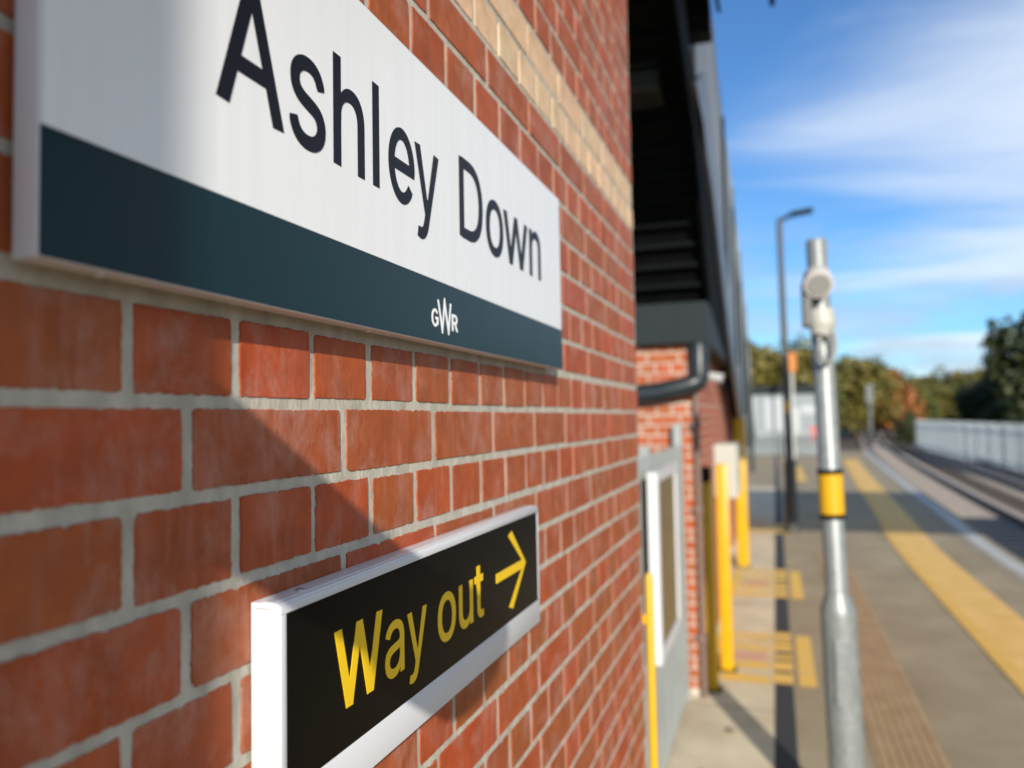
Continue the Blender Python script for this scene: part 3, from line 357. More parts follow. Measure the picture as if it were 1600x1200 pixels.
# ------------------------------------------------------------------ station name sign
SX = .030; y0, y1, z0, z1 = -.0975, 1.053, Z0+.0795, Z0+.424
sg = thing('station_name_sign', 'long white Ashley Down sign with dark teal band, upper of the two wall signs', 'station sign', (0, .478, z0))
bm = nb(); box(bm, (.010, y0, z0), (SX, y1, z1), .0012, 2); fin(bm); smooth(link('sign_tray', bm, M_white, sg))
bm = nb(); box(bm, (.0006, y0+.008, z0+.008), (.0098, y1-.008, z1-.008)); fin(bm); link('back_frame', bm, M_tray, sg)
bm = nb(); box(bm, (SX+.0001, y0+.003, Z0+.1585), (SX+.0004, y1-.003, z1-.003)); fin(bm); wpan = link('white_panel', bm, M_face, sg)
bm = nb(); box(bm, (SX+.0001, y0+.0012, z0+.0012), (SX+.0005, y1-.0012, Z0+.1580)); fin(bm); band = link('teal_band', bm, M_teal, sg)
A = GLYPH['Ashley']; D = GLYPH['Down']; ca = .110/.5087
a0, a1 = gx(A); sxa = (.463-.052)/(a1-a0)
text_poly('station_name_lettering', A, .052-a0*sxa, Z0+.2345, sxa, ca, SX+.0005, M_ink, wpan, .0004, offset=.006)
d0, d1 = gx(D); sxd = (.912-.533)/(d1-d0)
text_poly('station_name_lettering', D, .533-d0*sxd, Z0+.2340, sxd, ca, SX+.0005, M_ink, wpan, .0004, offset=.007)
# railway company letters in the band
lg = text_poly('company_logo', GLYPH['G'], .4360, Z0+.0992, .0440, .0225/.5087, SX+.0006, M_logo, band, .0003)
text_poly('company_logo', GLYPH['R'], .4965, Z0+.0992, .0550, .0225/.5087, SX+.0006, M_logo, band, .0003)
bm = nb()
W = [(.4550,.1345),(.4592,.1345),(.4695,.1060),(.4760,.1395),(.4782,.1395),(.4885,.1060),(.4946,.1345),(.4988,.1345),(.4908,.0925),(.4880,.0925),(.4771,.1230),(.4708,.0925),(.4680,.0925)]
flat_shape(bm, [W], lambda p: (p[0], Z0+p[1]), SX+.0006, .0003); link('company_logo', bm, M_logo, band)
for yy in (-.045, .30, .66, .98):
    bm = nb(); tube(bm, [(.0195, yy, z0+.0002), (.0195, yy, z0-.0012), (.0195, yy, z0-.0022)], [.0042, .0040, .0022], 14); fin(bm); smooth(link('fixing_screw', bm, M_white, sg))

# ------------------------------------------------------------------ way out sign
wy0, wy1, wz0, wz1 = .1295, .8700, Z0-.3705, Z0-.1700
ws = thing('way_out_sign', 'black Way out sign with yellow lettering and arrow in a white frame, lower sign', 'wayfinding sign', (0, .5, wz0))
bm = nb(); box(bm, (.0006, wy0, wz0), (.0285, wy1, wz1), .0010, 2); fin(bm); smooth(link('sign_tray', bm, M_white, ws))
# raised front rim, butted round the panel
bm = nb(); py0, py1, pz0, pz1 = .1385, .8600, Z0-.3300, Z0-.1800
box(bm, (.0286, wy0+.0012, wz0+.0012), (.0302, wy1-.0012, pz0-.0002), .0006)
box(bm, (.0286, wy0+.0012, pz1+.0002), (.0302, wy1-.0012, wz1-.0022), .0006)
box(bm, (.0286, wy0+.0012, pz0), (.0302, py0-.0002, pz1), .0004)
box(bm, (.0286, py1+.0002, pz0), (.0302, wy1-.0012, pz1), .0004)
fin(bm); smooth(link('front_rim', bm, M_white, ws))
bm = nb(); box(bm, (.012, wy0+.0006, wz1-.0001), (.0230, wy1-.0006, wz1+.0008), .0003); fin(bm); link('top_rail', bm, M_white, ws)
bm = nb(); box(bm, (.0286, py0, pz0), (.0298, py1, pz1)); fin(bm); bpan = link('black_panel', bm, M_black, ws)
bm = nb(); box(bm, (.006, wy0-.0004, wz1-.0052), (.0225, wy0+.0002, wz1-.0047)); fin(bm); link('tray_seam', bm, M_cable, ws)
bm = nb(); tube(bm, [(.0165, .178, wz1+.0007), (.0165, .178, wz1+.0018), (.0165, .178, wz1+.0024)], [.0042, .0042, .0034], 16); fin(bm); smooth(link('fixing_screw', bm, M_screw, ws))
Wy = GLYPH['Way']; ou = GLYPH['out']; cw = .0765/.5087
a0, a1 = gx(Wy); s = (.4125-.2135)/(a1-a0)
text_poly('way_out_lettering', Wy, .2135-a0*s, Z0-.2922, s, cw, .0299, M_yel, bpan, .0006, offset=.005)
a0, a1 = gx(ou); s = (.5990-.4455)/(a1-a0)
text_poly('way_out_lettering', ou, .4455-a0*s, Z0-.2922, s, cw, .0299, M_yel, bpan, .0006, offset=.007)
bm = nb(); yc, zc = .789, Z0-.2535; t_ = .0070
AR = [(.652, -t_), (.7735, -t_), (.7085, -.0545), (.7250, -.0600), (.7935, 0), (.7250, .0600), (.7085, .0545), (.7735, t_), (.652, t_)]
flat_shape(bm, [AR], lambda p: (p[0], zc+p[1]), .02992, .0006); link('direction_arrow', bm, M_yel, bpan)

# ------------------------------------------------------------------ the platform and the ground
def e(y):
    y = max(0, y-10.5)
    return .035*y*min(1, y/5)+.00040*y*y
YS = [-30, -10, 0, 5, 10, 11, 12, 13, 14, 15, 16, 18, 20, 23, 27, 32, 38, 45, 53, 62, 72, 84, 97, 110, 125, 145, 170, 200, 240]
def ribbon(name, xa, xb, z, m, ya=-30, yb=240, thick=0, fa=1, fb=1, ylist=None):
    bm = nb(); ys = [y for y in (ylist or YS) if ya < y < yb]; ys = [ya]+ys+[yb]; pa = pb = None
    sec = []
    for y in ys:
        q = [(xa+e(y)*fa, y, z), (xb+e(y)*fb, y, z)]
        if thick: q += [(xb+e(y)*fb, y, z-thick), (xa+e(y)*fa, y, z-thick)]
        sec.append([bm.verts.new(v) for v in q])
    for a, b in zip(sec, sec[1:]):
        n = len(a)
        for i in range(n if n > 2 else 1): bm.faces.new((a[i], a[(i+1)%n], b[(i+1)%n], b[i]))
    if thick: bm.faces.new(sec[0]); bm.faces.new(sec[-1])
    fin(bm)
    if not thick:
        for f in bm.faces:
            if f.normal.z < 0: f.normal_flip()
    return link(name, bm, m)
bm = nb(); vs4 = [bm.verts.new(v) for v in ((-900,-900,-1.05),(900,-900,-1.05),(900,1400,-1.05),(-900,1400,-1.05))]; bm.faces.new(vs4)
struct(link('ground', bm, M_earth))
struct(ribbon('platform', -30, 3.42, 0, M_asph, -30, 44, thick=1.3, fa=0))
struct(ribbon('concrete_paving', -3.5, .36, .004, M_conc, -8, 22, fa=0, fb=0))
struct(ribbon('drainage_strip', .36, .49, .0045, M_drain, -8, 40, fa=0, fb=0))
struct(ribbon('yellow_line', 1.997, 2.588, .004, M_line, -30, 36))
struct(ribbon('yellow_line_edge', 2.0, 2.11, .0085, mat('fresh_yellow', (.66, .37, .035), .7, col2=(.74, .46, .12), vscale=5), -30, 36))
struct(ribbon('white_line', 3.15, 3.34, .008, M_wline, -30, 44))
struct(ribbon('coping', 3.00, 3.44, .004, M_cope, -30, 44))
# ribbed tactile strip
bm = nb()
for i in range(7):
    x = .93+i*.052
    box(bm, (x, -6, .002), (x+.034, 11.5, .0085), .002, 1)
box(bm, (.905, -6, .0005), (1.29, 11.5, .0045)); fin(bm); struct(link('tactile_paving', bm, M_tact))
# saw cuts and slab joints
bm = nb()
for y in (-.4, 2.6, 5.05, 8.1, 11.1, 14.3): box(bm, (-3.4, y, .0030), (.355, y+.010, .0052))
for x in (-.62,): box(bm, (x, -6, .0030), (x+.008, 20, .0053))
fin(bm); struct(link('slab_joints', bm, M_drain))
bm = nb()
for x, y, r_ in ((.09, 4.66, .035), (.80, 5.02, .03), (-.02, 4.02, .03), (.12, 3.55, .025), (.82, 6.3, .022)):
    c0 = bm.verts.new((x, y, .0062)); rg = [bm.verts.new((x+r_*math.cos(a*math.pi/6)*rnd.uniform(.7, 1.2), y+r_*1.2*math.sin(a*math.pi/6)*rnd.uniform(.7, 1.2), .0062)) for a in range(12)]
    for i in range(12): bm.faces.new((c0, rg[i], rg[(i+1)%12]))
struct(link('paving_stain', bm, mat('stain', (.19, .15, .10), .9)))
# yellow floor boxes
def floor_box(ya, yb, seed):
    bm = nb(); z = .0060; q = random.Random(seed); L = yb-ya
    def bar(xa, xb, y0_, y1_, sk=0, zz=z):
        v = [bm.verts.new(p) for p in ((xa, y0_, zz), (xb, y0_+sk, zz), (xb, y1_+sk, zz), (xa, y1_, zz))]; bm.faces.new(v)
    bar(.53, .655, ya, yb)
    for f0, f1 in ((0, .14), (.22, .36), (.44, .50), (.60, .72), (.78, .84), (.9, 1.0)):
        bar(-.02, .33, ya+L*f0, ya+L*f1, q.uniform(-.02, .04)*L)
        bar(.345, .495, ya+L*(f0+.02), ya+L*(f1+.055))
    bar(-.12, -.035, ya, yb)
    return struct(link('yellow_floor_marking', bm, M_yfloor))
floor_box(5.60, 6.95, 1); floor_box(8.42, 9.95, 2); floor_box(13.2, 14.3, 4)
bm = nb(); vs4 = [bm.verts.new(v) for v in ((.0,6.12,.0075),(.30,6.16,.0075),(.30,6.36,.0075),(.0,6.32,.0075))]; bm.faces.new(vs4)
vs4 = [bm.verts.new(v) for v in ((.02,9.0,.0075),(.30,9.03,.0075),(.30,9.3,.0075),(.02,9.26,.0075))]; bm.faces.new(vs4)
struct(link('red_floor_marking', bm, mat('faded_red', (.60, .32, .22), .8)))
bm = nb(); box(bm, (.95, 24, .003), (1.28, 31, .006)); fin(bm); struct(link('far_floor_marking', bm, M_yfloor))
# tracks
struct(ribbon('oily_ballast', 3.46, 4.75, -.93, mat('oily_ballast', (.022, .018, .015), .9, col2=(.055, .042, .034), vscale=9, bump=.04, bscale=14), -30, 240))
struct(ribbon('ballast_bed', 1.5, 40, -.95, M_ball, -30, 240, fb=1))
def rail(x):
    o = ribbon('rail', x-.035, x+.035, -.70, M_rust, -30, 240, thick=.16); struct(o)
    o = ribbon('rail_head', x-.03, x+.03, -.6965, M_steel, -30, 240); struct(o)
for x in (4.25, 5.69, 7.75, 9.19): rail(x)
bm = nb()
for x in (4.25+.72, 7.75+.72):
    y = 2.0
    while y < 150:
        box(bm, (x-1.25+e(y), y, -.95), (x+1.25+e(y), y+.25, -.84)); y += .65
fin(bm); struct(link('sleepers', bm, M_sleep))

# ------------------------------------------------------------------ pole with loudspeaker head
lean = Matrix.Rotation(R(-1.15), 3, 'Y')
PB = Vector((.702, 3.578, 0))
def pz(x, y, z): return PB + lean @ Vector((x, y, z))
po = thing('service_pole', 'galvanised hinged pole with yellow band and thicker lower section, closest post on the platform', 'pole', PB)
bm = nb(); prof = [(0,.082),(.02,.082),(1.02,.080),(1.05,.079),(1.065,.074),(1.12,.054),(1.13,.051),(2.82,.048),(2.83,.044)]
tube(bm, [pz(0,0,z) for z, r_ in prof], [r_ for z, r_ in prof], 36); fin(bm); shaft = smooth(link('pole_shaft', bm, M_galv, po))
bm = nb(); box(bm, tuple(PB+Vector((-.15,-.15,0))), tuple(PB+Vector((.15,.15,.018))), .004)
for a in (-1, 1):
    for b in (-1, 1): tube(bm, [PB+Vector((a*.12, b*.12, .018)), PB+Vector((a*.12, b*.12, .05))], .014, 6)
fin(bm); link('base_plate', bm, M_galv, po)
bm = nb(); tube(bm, [pz(0,0,1.500), pz(0,0,1.690)], .0565, 36); fin(bm); smooth(link('yellow_band', bm, M_ypaint, po))
for za, zb in ((1.478, 1.4995), (1.6905, 1.713)):
    bm = nb(); tube(bm, [pz(0,0,za), pz(0,0,zb)], .0590, 36); fin(bm); smooth(link('black_ring', bm, M_black, po))
bm = nb(); box(bm, tuple(pz(-.035,-.088,.62)), tuple(pz(.035,-.076,.92)), .006); fin(bm); link('access_door', bm, M_galv, shaft)
# loudspeaker
PS = pz(-.01, -.08, 2.56)
ls = thing('loudspeaker', 'pale grey round-faced loudspeaker clamped near the top of the galvanised pole', 'loudspeaker', PS)
fd = Vector((.10, -.86, -.42)).normalized()
c0 = PS + Vector((0, -.06, .03))
bm = nb(); tube(bm, [c0-fd*.16, c0-fd*.145, c0-fd*.05, c0, c0+fd*.010, c0+fd*.012], [.03, .046, .060, .066, .066, .060], 30); tube(bm, [c0+Vector((0,.015,.008)), c0+Vector((0,.06,.035)), c0+Vector((0,.11,.05))], [.064, .066, .050], 26); fin(bm); shell = smooth(link('speaker_shell', bm, M_box2, ls))
bm = nb(); tube(bm, [c0+fd*.0122, c0+fd*.017], [.055, .050], 30); fin(bm); smooth(link('speaker_grille', bm, mat('grille_grey', (.24, .24, .225), .6), ls))
bm = nb(); box(bm, tuple(PS+Vector((-.074,-.040,-.165))), tuple(PS+Vector((-.030,.06,.055))), .012); box(bm, tuple(PS+Vector((-.06,.0,-.15))), tuple(PS+Vector((.075,.012,-.12))), .004)
fin(bm); link('mounting_bracket', bm, M_cable, ls)
jb = tag(None or link('cable_gland', (lambda b: (tube(b, [PS+Vector((.005,-.005,-.09)), PS+Vector((.012,-.012,-.16)), PS+Vector((.0,-.02,-.21))], [.060,.062,.040], 18), fin(b), b)[2])(nb()), M_box), 'stubby cream cable gland fixed to the pole just under the loudspeaker', 'cable gland')
bm = nb(); pts = [PS+Vector((.03+.035*math.cos(a), -.03, -.25+.085*math.sin(a))) for a in [i*math.pi/12 for i in range(-10, 15)]]
tube(bm, pts, .011, 10); fin(bm); tag(smooth(link('cable_loop', bm, M_cable2)), 'pale loop of cable hanging below the loudspeaker on the galvanised pole', 'cable')
# ------------------------------------------------------------------ lamp column
lc = thing('platform_lamp', 'tall dark lamp column with a short angled head, standing beyond the galvanised pole', 'street lamp', (.63, 13.4, 0))
bm = nb(); tube(bm, [(.637,13.4,0),(.637,13.4,1.2),(.632,13.4,1.22),(.60,13.4,5.25),(.62,13.4,5.36)], [.10,.098,.062,.048,.045], 16); fin(bm); lcol = smooth(link('column', bm, M_colm, lc))
bm = nb(); tube(bm, [(.60,13.4,5.30),(.72,13.4,5.37),(.86,13.4,5.40)], .035, 10); fin(bm); larm = smooth(link('arm', bm, M_fasc, lc))
bm = nb(); box(bm, (.78,13.27,5.375), (1.15,13.53,5.43), .02, rot=Matrix.Rotation(R(-6),3,'Y'), piv=(.78,13.4,5.4)); fin(bm); link('lamp_head', bm, M_fasc, larm)
bm = nb(); box(bm, (.575,13.32,2.02), (.68,13.335,2.22), .003); fin(bm); link('number_plate', bm, M_ypaint, lcol)

# ------------------------------------------------------------------ gate and notice board
gt = thing('steel_gate', 'grey galvanised mesh gate between the signed wall and the next brick building', 'gate', (-.2, 3.6, 0))
gx0 = -.235
bm = nb()
bm.free()
for y in (2.16, 3.62, 5.10):
    bm = nb(); box(bm, (gx0-.03, y, 0), (gx0+.03, y+.06, 1.82 if y < 5 else 1.93), .004); fin(bm); link('gate_post', bm, M_galvp, gt)
for z in (.10, .9, 1.66):
    for ya, yb in ((2.2205, 3.6195), (3.6805, 5.0995)):
        bm = nb(); box(bm, (gx0-.02, ya, z), (gx0+.02, yb, z+.05)); fin(bm); link('gate_rail', bm, M_galvp, gt)
bm = nb(); y = 2.26
while y < 5.08:
    if not 3.58 < y < 3.70: box(bm, (gx0+.0203, y, .05), (gx0+.026, y+.045, 1.78)); 
    y += .072
fin(bm); link('gate_bars', bm, M_galvp, gt)
bm = nb(); box(bm, (gx0-.026, 2.23, .12), (gx0-.0215, 5.09, 1.65)); fin(bm); link('gate_backing', bm, mat('gate_sheet', (.30, .33, .32), .6, .1), gt)
nbd = thing('notice_board', 'white framed notice board seen edge-on, hung on the steel gate', 'notice board', (-.15, 3.7, .8))
bz0, bz1, by0, by1 = Z0-1.20, Z0-.285, 3.30, 4.08
bm = nb(); box(bm, (-.168, by0, bz0), (-.118, by0+.06, bz1), .003); box(bm, (-.168, by1-.06, bz0), (-.118, by1, bz1), .003)
box(bm, (-.168, by0+.0602, bz0), (-.118, by1-.0602, bz0+.05), .003); box(bm, (-.168, by0+.0602, bz1-.05), (-.118, by1-.0602, bz1), .003); fin(bm); bfr = link('board_frame', bm, M_white, nbd)
bm = nb(); box(bm, (-.208, by0+.2, bz0+.2), (-.1681, by0+.26, bz1-.2)); box(bm, (-.166, by0+.0604, bz0+.0502), (-.128, by1-.0604, bz1-.0502)); fin(bm); link('poster', bm, M_poster, bfr)
# corner yellow post on the wall end
cg = thing('corner_guard', 'slim yellow guard at the far end of the signed brick wall', 'corner guard', (.02, 2.13, 0))
bm = nb(); tube(bm, [(.017, 2.135, 0), (.017, 2.135, Z0-.545), (.017, 2.135, Z0-.530)], [.014, .014, .008], 14); fin(bm); gtube = smooth(link('guard_tube', bm, M_ypaint, cg))
for z in (.5, 1.3):
    bm = nb(); box(bm, (-.01, 2.1205, z), (.008, 2.126, z+.03), .002); fin(bm); link('guard_clip', bm, M_ypaint, gtube)

# ------------------------------------------------------------------ building beyond the gate
BX, BY = -.135, 5.21
kb = 7
wl = thing('station_building', 'low red brick building behind the steel gate with slate fascia', 'building', (BX, BY, 0))
bm = nb(); lay = bm.loops.layers.float_color.new('tone')
brick_run(bm, lay, origin=(BX, BY, 0), ud=(-1, 0, 0), nd=(0, -1, 0), U0=.0, U1=1.8, k0=-26, k1=kb, step=lambda u, z: .03, buff=(99,), shift=.03)
brick_run(bm, lay, origin=(BX, BY, 0), ud=(0, 1, 0), nd=(1, 0, 0), U0=.0, U1=3.9, k0=-26, k1=kb, step=lambda u, z: .06, buff=(99,))
fin(bm); n0 = len(bm.faces); box(bm, (BX-3.0, BY+.003, 0), (BX-.003, BY+3.9, Z0+kb*.075))
for f in list(bm.faces)[n0:]: f.material_index = 1
link('brick_walls', bm, [M_brick, M_mortar, M_buff], wl)
bm = nb(); box(bm, (BX-3.1, BY-.09, Z0+.505), (BX+.13, BY+4.05, Z0+.80), .006); fin(bm); link('fascia', bm, M_fasc, wl)
bm = nb(); tube(bm, [(BX+.06, BY-.04, Z0+.50), (BX+.06, BY-.04, Z0+.27), (BX+.045, BY-.07, Z0+.225), (BX+.0, BY-.085, Z0+.205), (-.35, BY-.085, Z0+.165), (-1.2, BY-.085, Z0+.10)], .070, 18); fin(bm); smooth(link('gutter_pipe', bm, M_pipe, wl))
bm = nb(); tube(bm, [(BX+.030, BY-.03, Z0+.17), (BX+.030, BY-.03, 0)], .022, 14)
for z in (.4, 1.3, 1.9): box(bm, (BX-.005, BY-.06, z), (BX+.06, BY-.005, z+.04))
fin(bm); smooth(link('downpipe', bm, mat('brown_pipe', (.17, .11, .09), .5), wl))
bm = nb(); tube(bm, [(BX+.02, BY+1.1, Z0+.33), (BX+.15, BY+1.1, Z0+.30)], [.035, .042], 14); fin(bm); smooth(link('wall_lamp', bm, M_paper, wl))
# second, farther building
w2 = thing('rear_building', 'second red brick building behind the cream cabinet, half hidden by the first', 'building', (-.3, 11, 0))
bm = nb(); lay = bm.loops.layers.float_color.new('tone')
brick_run(bm, lay, origin=(-.22, 11.3, 0), ud=(-1, 0, 0), nd=(0, -1, 0), U0=.0, U1=1.8, k0=-26, k1=5, step=lambda u, z: .05, buff=(99,))
brick_run(bm, lay, origin=(-.22, 11.3, 0), ud=(0, 1, 0), nd=(1, 0, 0), U0=.0, U1=4.5, k0=-26, k1=5, step=lambda u, z: .1, buff=(99,))
fin(bm); n0 = len(bm.faces); box(bm, (-3.2, 11.303, 0), (-.223, 15.8, Z0+5*.075))
for f in list(bm.faces)[n0:]: f.material_index = 1
link('brick_walls', bm, [M_brick, M_mortar, M_buff], w2)
bm = nb(); box(bm, (-3.3, 11.2, Z0+.376), (-.10, 15.9, Z0+.56), .006); fin(bm); link('fascia', bm, M_fasc, w2)

# yellow posts
def ypost(x0, x1, ya, yb, h, label):
    t = thing('yellow_post', label, 'post', ((x0+x1)/2, (ya+yb)/2, 0), 'yellow posts along the buildings')
    bm = nb(); box(bm, (x0, ya, .012), (x1, yb, h), .008); fin(bm); smooth(link('post_body', bm, M_ypaint, t))
    bm = nb(); box(bm, (x0-.02, ya-.02, 0), (x1+.02, yb+.02, .0118)); fin(bm); link('foot_plate', bm, M_dark, t)
    return t
ypost(-.100, -.022, 5.32, 5.42, 1.50, 'yellow post nearest the steel gate, standing in a pole shadow')
p1 = thing('lock_box', 'small black box on top of the shaded yellow post', 'box', (-.06, 5.36, 1.505))
bm = nb(); box(bm, (-.105, 5.30, 1.503), (-.030, 5.40, 1.600), .008); fin(bm); link('box_body', bm, M_dark, p1)
bm = nb(); box(bm, (-.112, 5.292, 1.6002), (-.023, 5.408, 1.608), .002); fin(bm); link('box_lid', bm, M_dark, p1)
ypost(-.030, .062, 5.80, 5.90, 1.60, 'bright sunlit yellow post, second from the steel gate')
ypost(-.10, .045, 10.10, 10.22, 1.95, 'farthest yellow post, beyond the cream cabinet')
cb = thing('cabinet', 'cream wall cabinet fixed between the two sunlit yellow posts', 'cabinet', (-.05, 7.2, 1.3))
bm = nb(); box(bm, (BX+.002, 7.0, Z0-.785), (.075, 7.55, Z0-.28), .012); fin(bm); link('cabinet_body', bm, M_box, cb)
bm = nb(); box(bm, (.0755, 7.03, Z0-.755), (.083, 7.52, Z0-.31), .004); fin(bm); cdo = link('cabinet_door', bm, M_box, cb)
bm = nb(); box(bm, (.0832, 7.07, Z0-.56), (.098, 7.095, Z0-.50), .003); fin(bm); link('door_handle', bm, M_cable, cdo)

# ------------------------------------------------------------------ footbridge and its stair
fb = thing('footbridge', 'dark covered footbridge stair coming down behind the brick wall above the buildings', 'footbridge', (0, 5, 0))
low = [(3.0,2.16),(4.27,2.06),(4.77,1.96),(5.01,1.82),(5.50,1.66),(6.25,1.232),(6.40,.869)]
s1 = [(3.0,3.6),(5.15,2.71),(5.47,2.56),(5.85,2.304),(6.39,1.933),(7.24,1.539),(8.05,1.009),(9.37,.374)]
s2 = [(4.75,3.3),(5.3,3.45),(6.55,3.46),(6.82,3.25),(7.74,3.02),(9.49,2.78),(10.78,2.42),(12.85,1.79),(14.39,1.044),(15.83,.105),(16.9,-.5)]
def strip(poly_lo, poly_hi, x0, x1, name, m, par):
    bm = nb(); P = [(x0, y, Z0+z) for y, z in poly_lo]+[(x0, y, Z0+z) for y, z in reversed(poly_hi)]
    prism(bm, P, (1,0,0), x1-x0); bmesh.ops.triangulate(bm, faces=bm.faces); fin(bm); return link(name, bm, m, par)
# soffit with its ribs
bm = nb(); sec = []
soff = [(2.2,2.26)]+low[:-1]+[(6.0,.83)]
soff = [(2.2,2.46),(3.6,2.36),(4.5,1.98),(5.1,1.42),(5.55,.86)]
for y, z in soff: sec.append([bm.verts.new(v) for v in ((-2.0,y,Z0+z),(-.03,y,Z0+z),(-.03,y,Z0+z+.05),(-2.0,y,Z0+z+.05))])
for a, b in zip(sec, sec[1:]):
    for i in range(4): bm.faces.new((a[i], a[(i+1)%4], b[(i+1)%4], b[i]))
bm.faces.new(sec[0]); bm.faces.new(sec[-1])
fin(bm); link('stair_soffit', bm, M_soff, fb)
M_rib = mat('rib_paint', (.005, .006, .007), .8, spec=.08)
n = 18
for i in range(n):
    t = i/(n-1)*(len(soff)-1); k = min(int(t), len(soff)-2); f = t-k
    y = soff[k][0]*(1-f)+soff[k+1][0]*f; z = soff[k][1]*(1-f)+soff[k+1][1]*f
    bm = nb(); box(bm, (-1.98, y-.035, Z0+z-.035), (-.05, y+.035, Z0+z-.001)); fin(bm); link('soffit_rib', bm, M_rib, fb)
# light fittings, brackets and cable tray under the landing
for x0_, y0_, z0_, x1_, y1_, z1_ in ((-.50, 3.9, 2.24, -.42, 4.5, 2.32), (-.12, 4.30, 2.30, -.06, 4.54, 2.44), (-.30, 4.44, 2.28, -.16, 4.54, 2.44)):
    bm = nb(); box(bm, (x0_, y0_, Z0+z0_), (x1_, y1_, Z0+z1_), .006); fin(bm); link('bracket', bm, M_colm, fb)
bm = nb(); tube(bm, [(-.36, 4.52, Z0+2.44), (-.34, 4.50, Z0+2.34), (-.36, 4.50, Z0+2.30)], [.03, .045, .05], 16); fin(bm); link('light_fitting', bm, M_box2, fb)
bm = nb(); tube(bm, [(.125, 4.6, Z0+2.9), (.16, 4.6, Z0+2.66), (.17, 4.62, Z0+2.60)], .012, 8); fin(bm); link('cable', bm, M_dark, fb)
strip([(3.0,2.30),(3.6,2.2),(4.5,1.8),(5.1,1.25),(5.5,.80),(9.4,.2)], [(3.0,3.2),(4.35,2.3),(4.9,2.2),(5.10,1.96),(5.62,1.80),(6.40,1.36),(7.2,.90),(8.6,.40),(9.4,.25)], -.0298, .0, 'inner_side_panel', M_soff, fb)
# blue grey stringer band and paler outer panels, each with its own thickness
def between(a, b, f): return [(a[i][0]*(1-f)+b[i][0]*f, a[i][1]*(1-f)+b[i][1]*f) for i in range(len(a))]
b_lo = [(4.35,2.05),(4.9,1.99),(5.10,1.86),(5.62,1.70),(6.40,1.26),(7.2,.80),(8.6,.22),(9.4,-.05)]
b_hi = [(5.15,2.45),(5.50,2.38),(5.85,2.12),(6.45,1.83),(7.24,1.45),(8.05,.98),(9.37,.374),(10.2,0)]
strip(b_lo, b_hi, .0022, .03, 'stringer', M_blue, fb)
g_lo = [(4.75,2.25),(5.4,2.25),(6.1,1.95),(6.75,1.65),(7.7,1.25),(8.9,.75),(10.2,.25),(11.6,-.2),(13.2,-.7),(14.6,-1.1)]
strip(g_lo, s2, -.028, .0, 'parapet', M_grey, fb)
def zi(L, y):
    for (ya, za), (yb, zb) in zip(L, L[1:]):
        if ya <= y <= yb: return za+(zb-za)*(y-ya)/(yb-ya)
    return L[-1][1]
for i in range(5):
    y = 7.6+i*1.7; bm = nb(); box(bm, (.001, y, Z0+zi(g_lo, y)), (.03, y+.10, Z0+zi(s2, y)), .003); fin(bm); link('parapet_post', bm, M_colm, fb)
bm = nb(); tube(bm, [(-.013, y, Z0+z+.03) for y, z in s2], .028, 10); fin(bm); smooth(link('handrail', bm, M_grey, fb))
# deck over the line (above the frame) and the beams at its edge
bm = nb(); box(bm, (-2.2, 1.9, Z0+2.62), (16, 4.1, Z0+2.9)); box(bm, (-2.2, 1.9, Z0+2.902), (16, 2.0, Z0+4.6)); box(bm, (-2.2, 4.0, Z0+2.902), (16, 4.1, Z0+4.6)); fin(bm); link('deck', bm, M_dark, fb)
bm = nb(); box(bm, (-2.0, 4.55, Z0+2.46), (.115, 4.72, Z0+2.70), .004); box(bm, (-2.0, 4.55, Z0+2.7005), (-.21, 4.72, Z0+3.4)); box(bm, (-.13, 4.55, Z0+2.7005), (.09, 4.72, Z0+3.4)); box(bm, (-.2095, 4.56, Z0+2.90), (-.1305, 4.70, Z0+3.4)); box(bm, (-2.0, 4.105, Z0+2.64), (-.3, 4.545, Z0+2.8)); fin(bm); link('landing_beam', bm, M_dark, fb)
bm = nb(); tube(bm, [(.50, 5.0, Z0+3.9), (.50, 5.0, Z0+2.78)], .018, 8); box(bm, (.13, 4.9, Z0+2.98), (.17, 4.94, Z0+3.5)); box(bm, (.0, 4.9, Z0+3.5), (.6, 5.1, Z0+3.6)); box(bm, (.0, 3.7, Z0+3.42), (.08, 5.0, Z0+3.498)); fin(bm); link('hanging_rod', bm, M_dark, fb)
bm = nb()
for x, y in ((.90, -2.445),):
    box(bm, (x-.1, y-.1, 0), (x+.1, y+.1, Z0+2.6), .004)
fin(bm); o = tag(link('shade_column', bm, M_grey), 'unseen square grey column added behind the camera to shade the left of the signs', 'column')  # added out of view so that its shade covers the left of the signs
bm = nb(); box(bm, (-.42, 4.15, Z0+1.96), (-.17, 4.45, Z0+2.30), .02); fin(bm); tag(link('ceiling_speaker_box', bm, mat('charcoal', (.018, .019, .018), .6)), 'charcoal box hanging under the footbridge beside the brick wall top', 'box')
# unseen body on an arm, added and shaped to throw a slanting shadow across the signs
cc = thing('shadow_caster', 'unseen white shadow caster on an arm, added left of the view for its slanting shadow', 'shadow caster', (0, -.95, Z0+.35))
bm = nb(); tube(bm, [(.002, -.92, Z0+.36), (.16, -.88, Z0+.37), (.30, -.78, Z0+.315)], [.05, .022, .022], 12); fin(bm); smooth(link('caster_arm', bm, M_white, cc))
CA, CB = Vector((.27, -.765, Z0+.315)), Vector((.50, -.575, Z0+.095)); dv = (CB-CA)
bm = nb(); tube(bm, [CA-dv*.02, CA, CA+dv*.5, CA+dv*.72, CA+dv*.80, CB-dv*.02, CB], [.045, .060, .060, .060, .080, .084, .070], 28); fin(bm); smooth(link('caster_body', bm, M_white, cc))

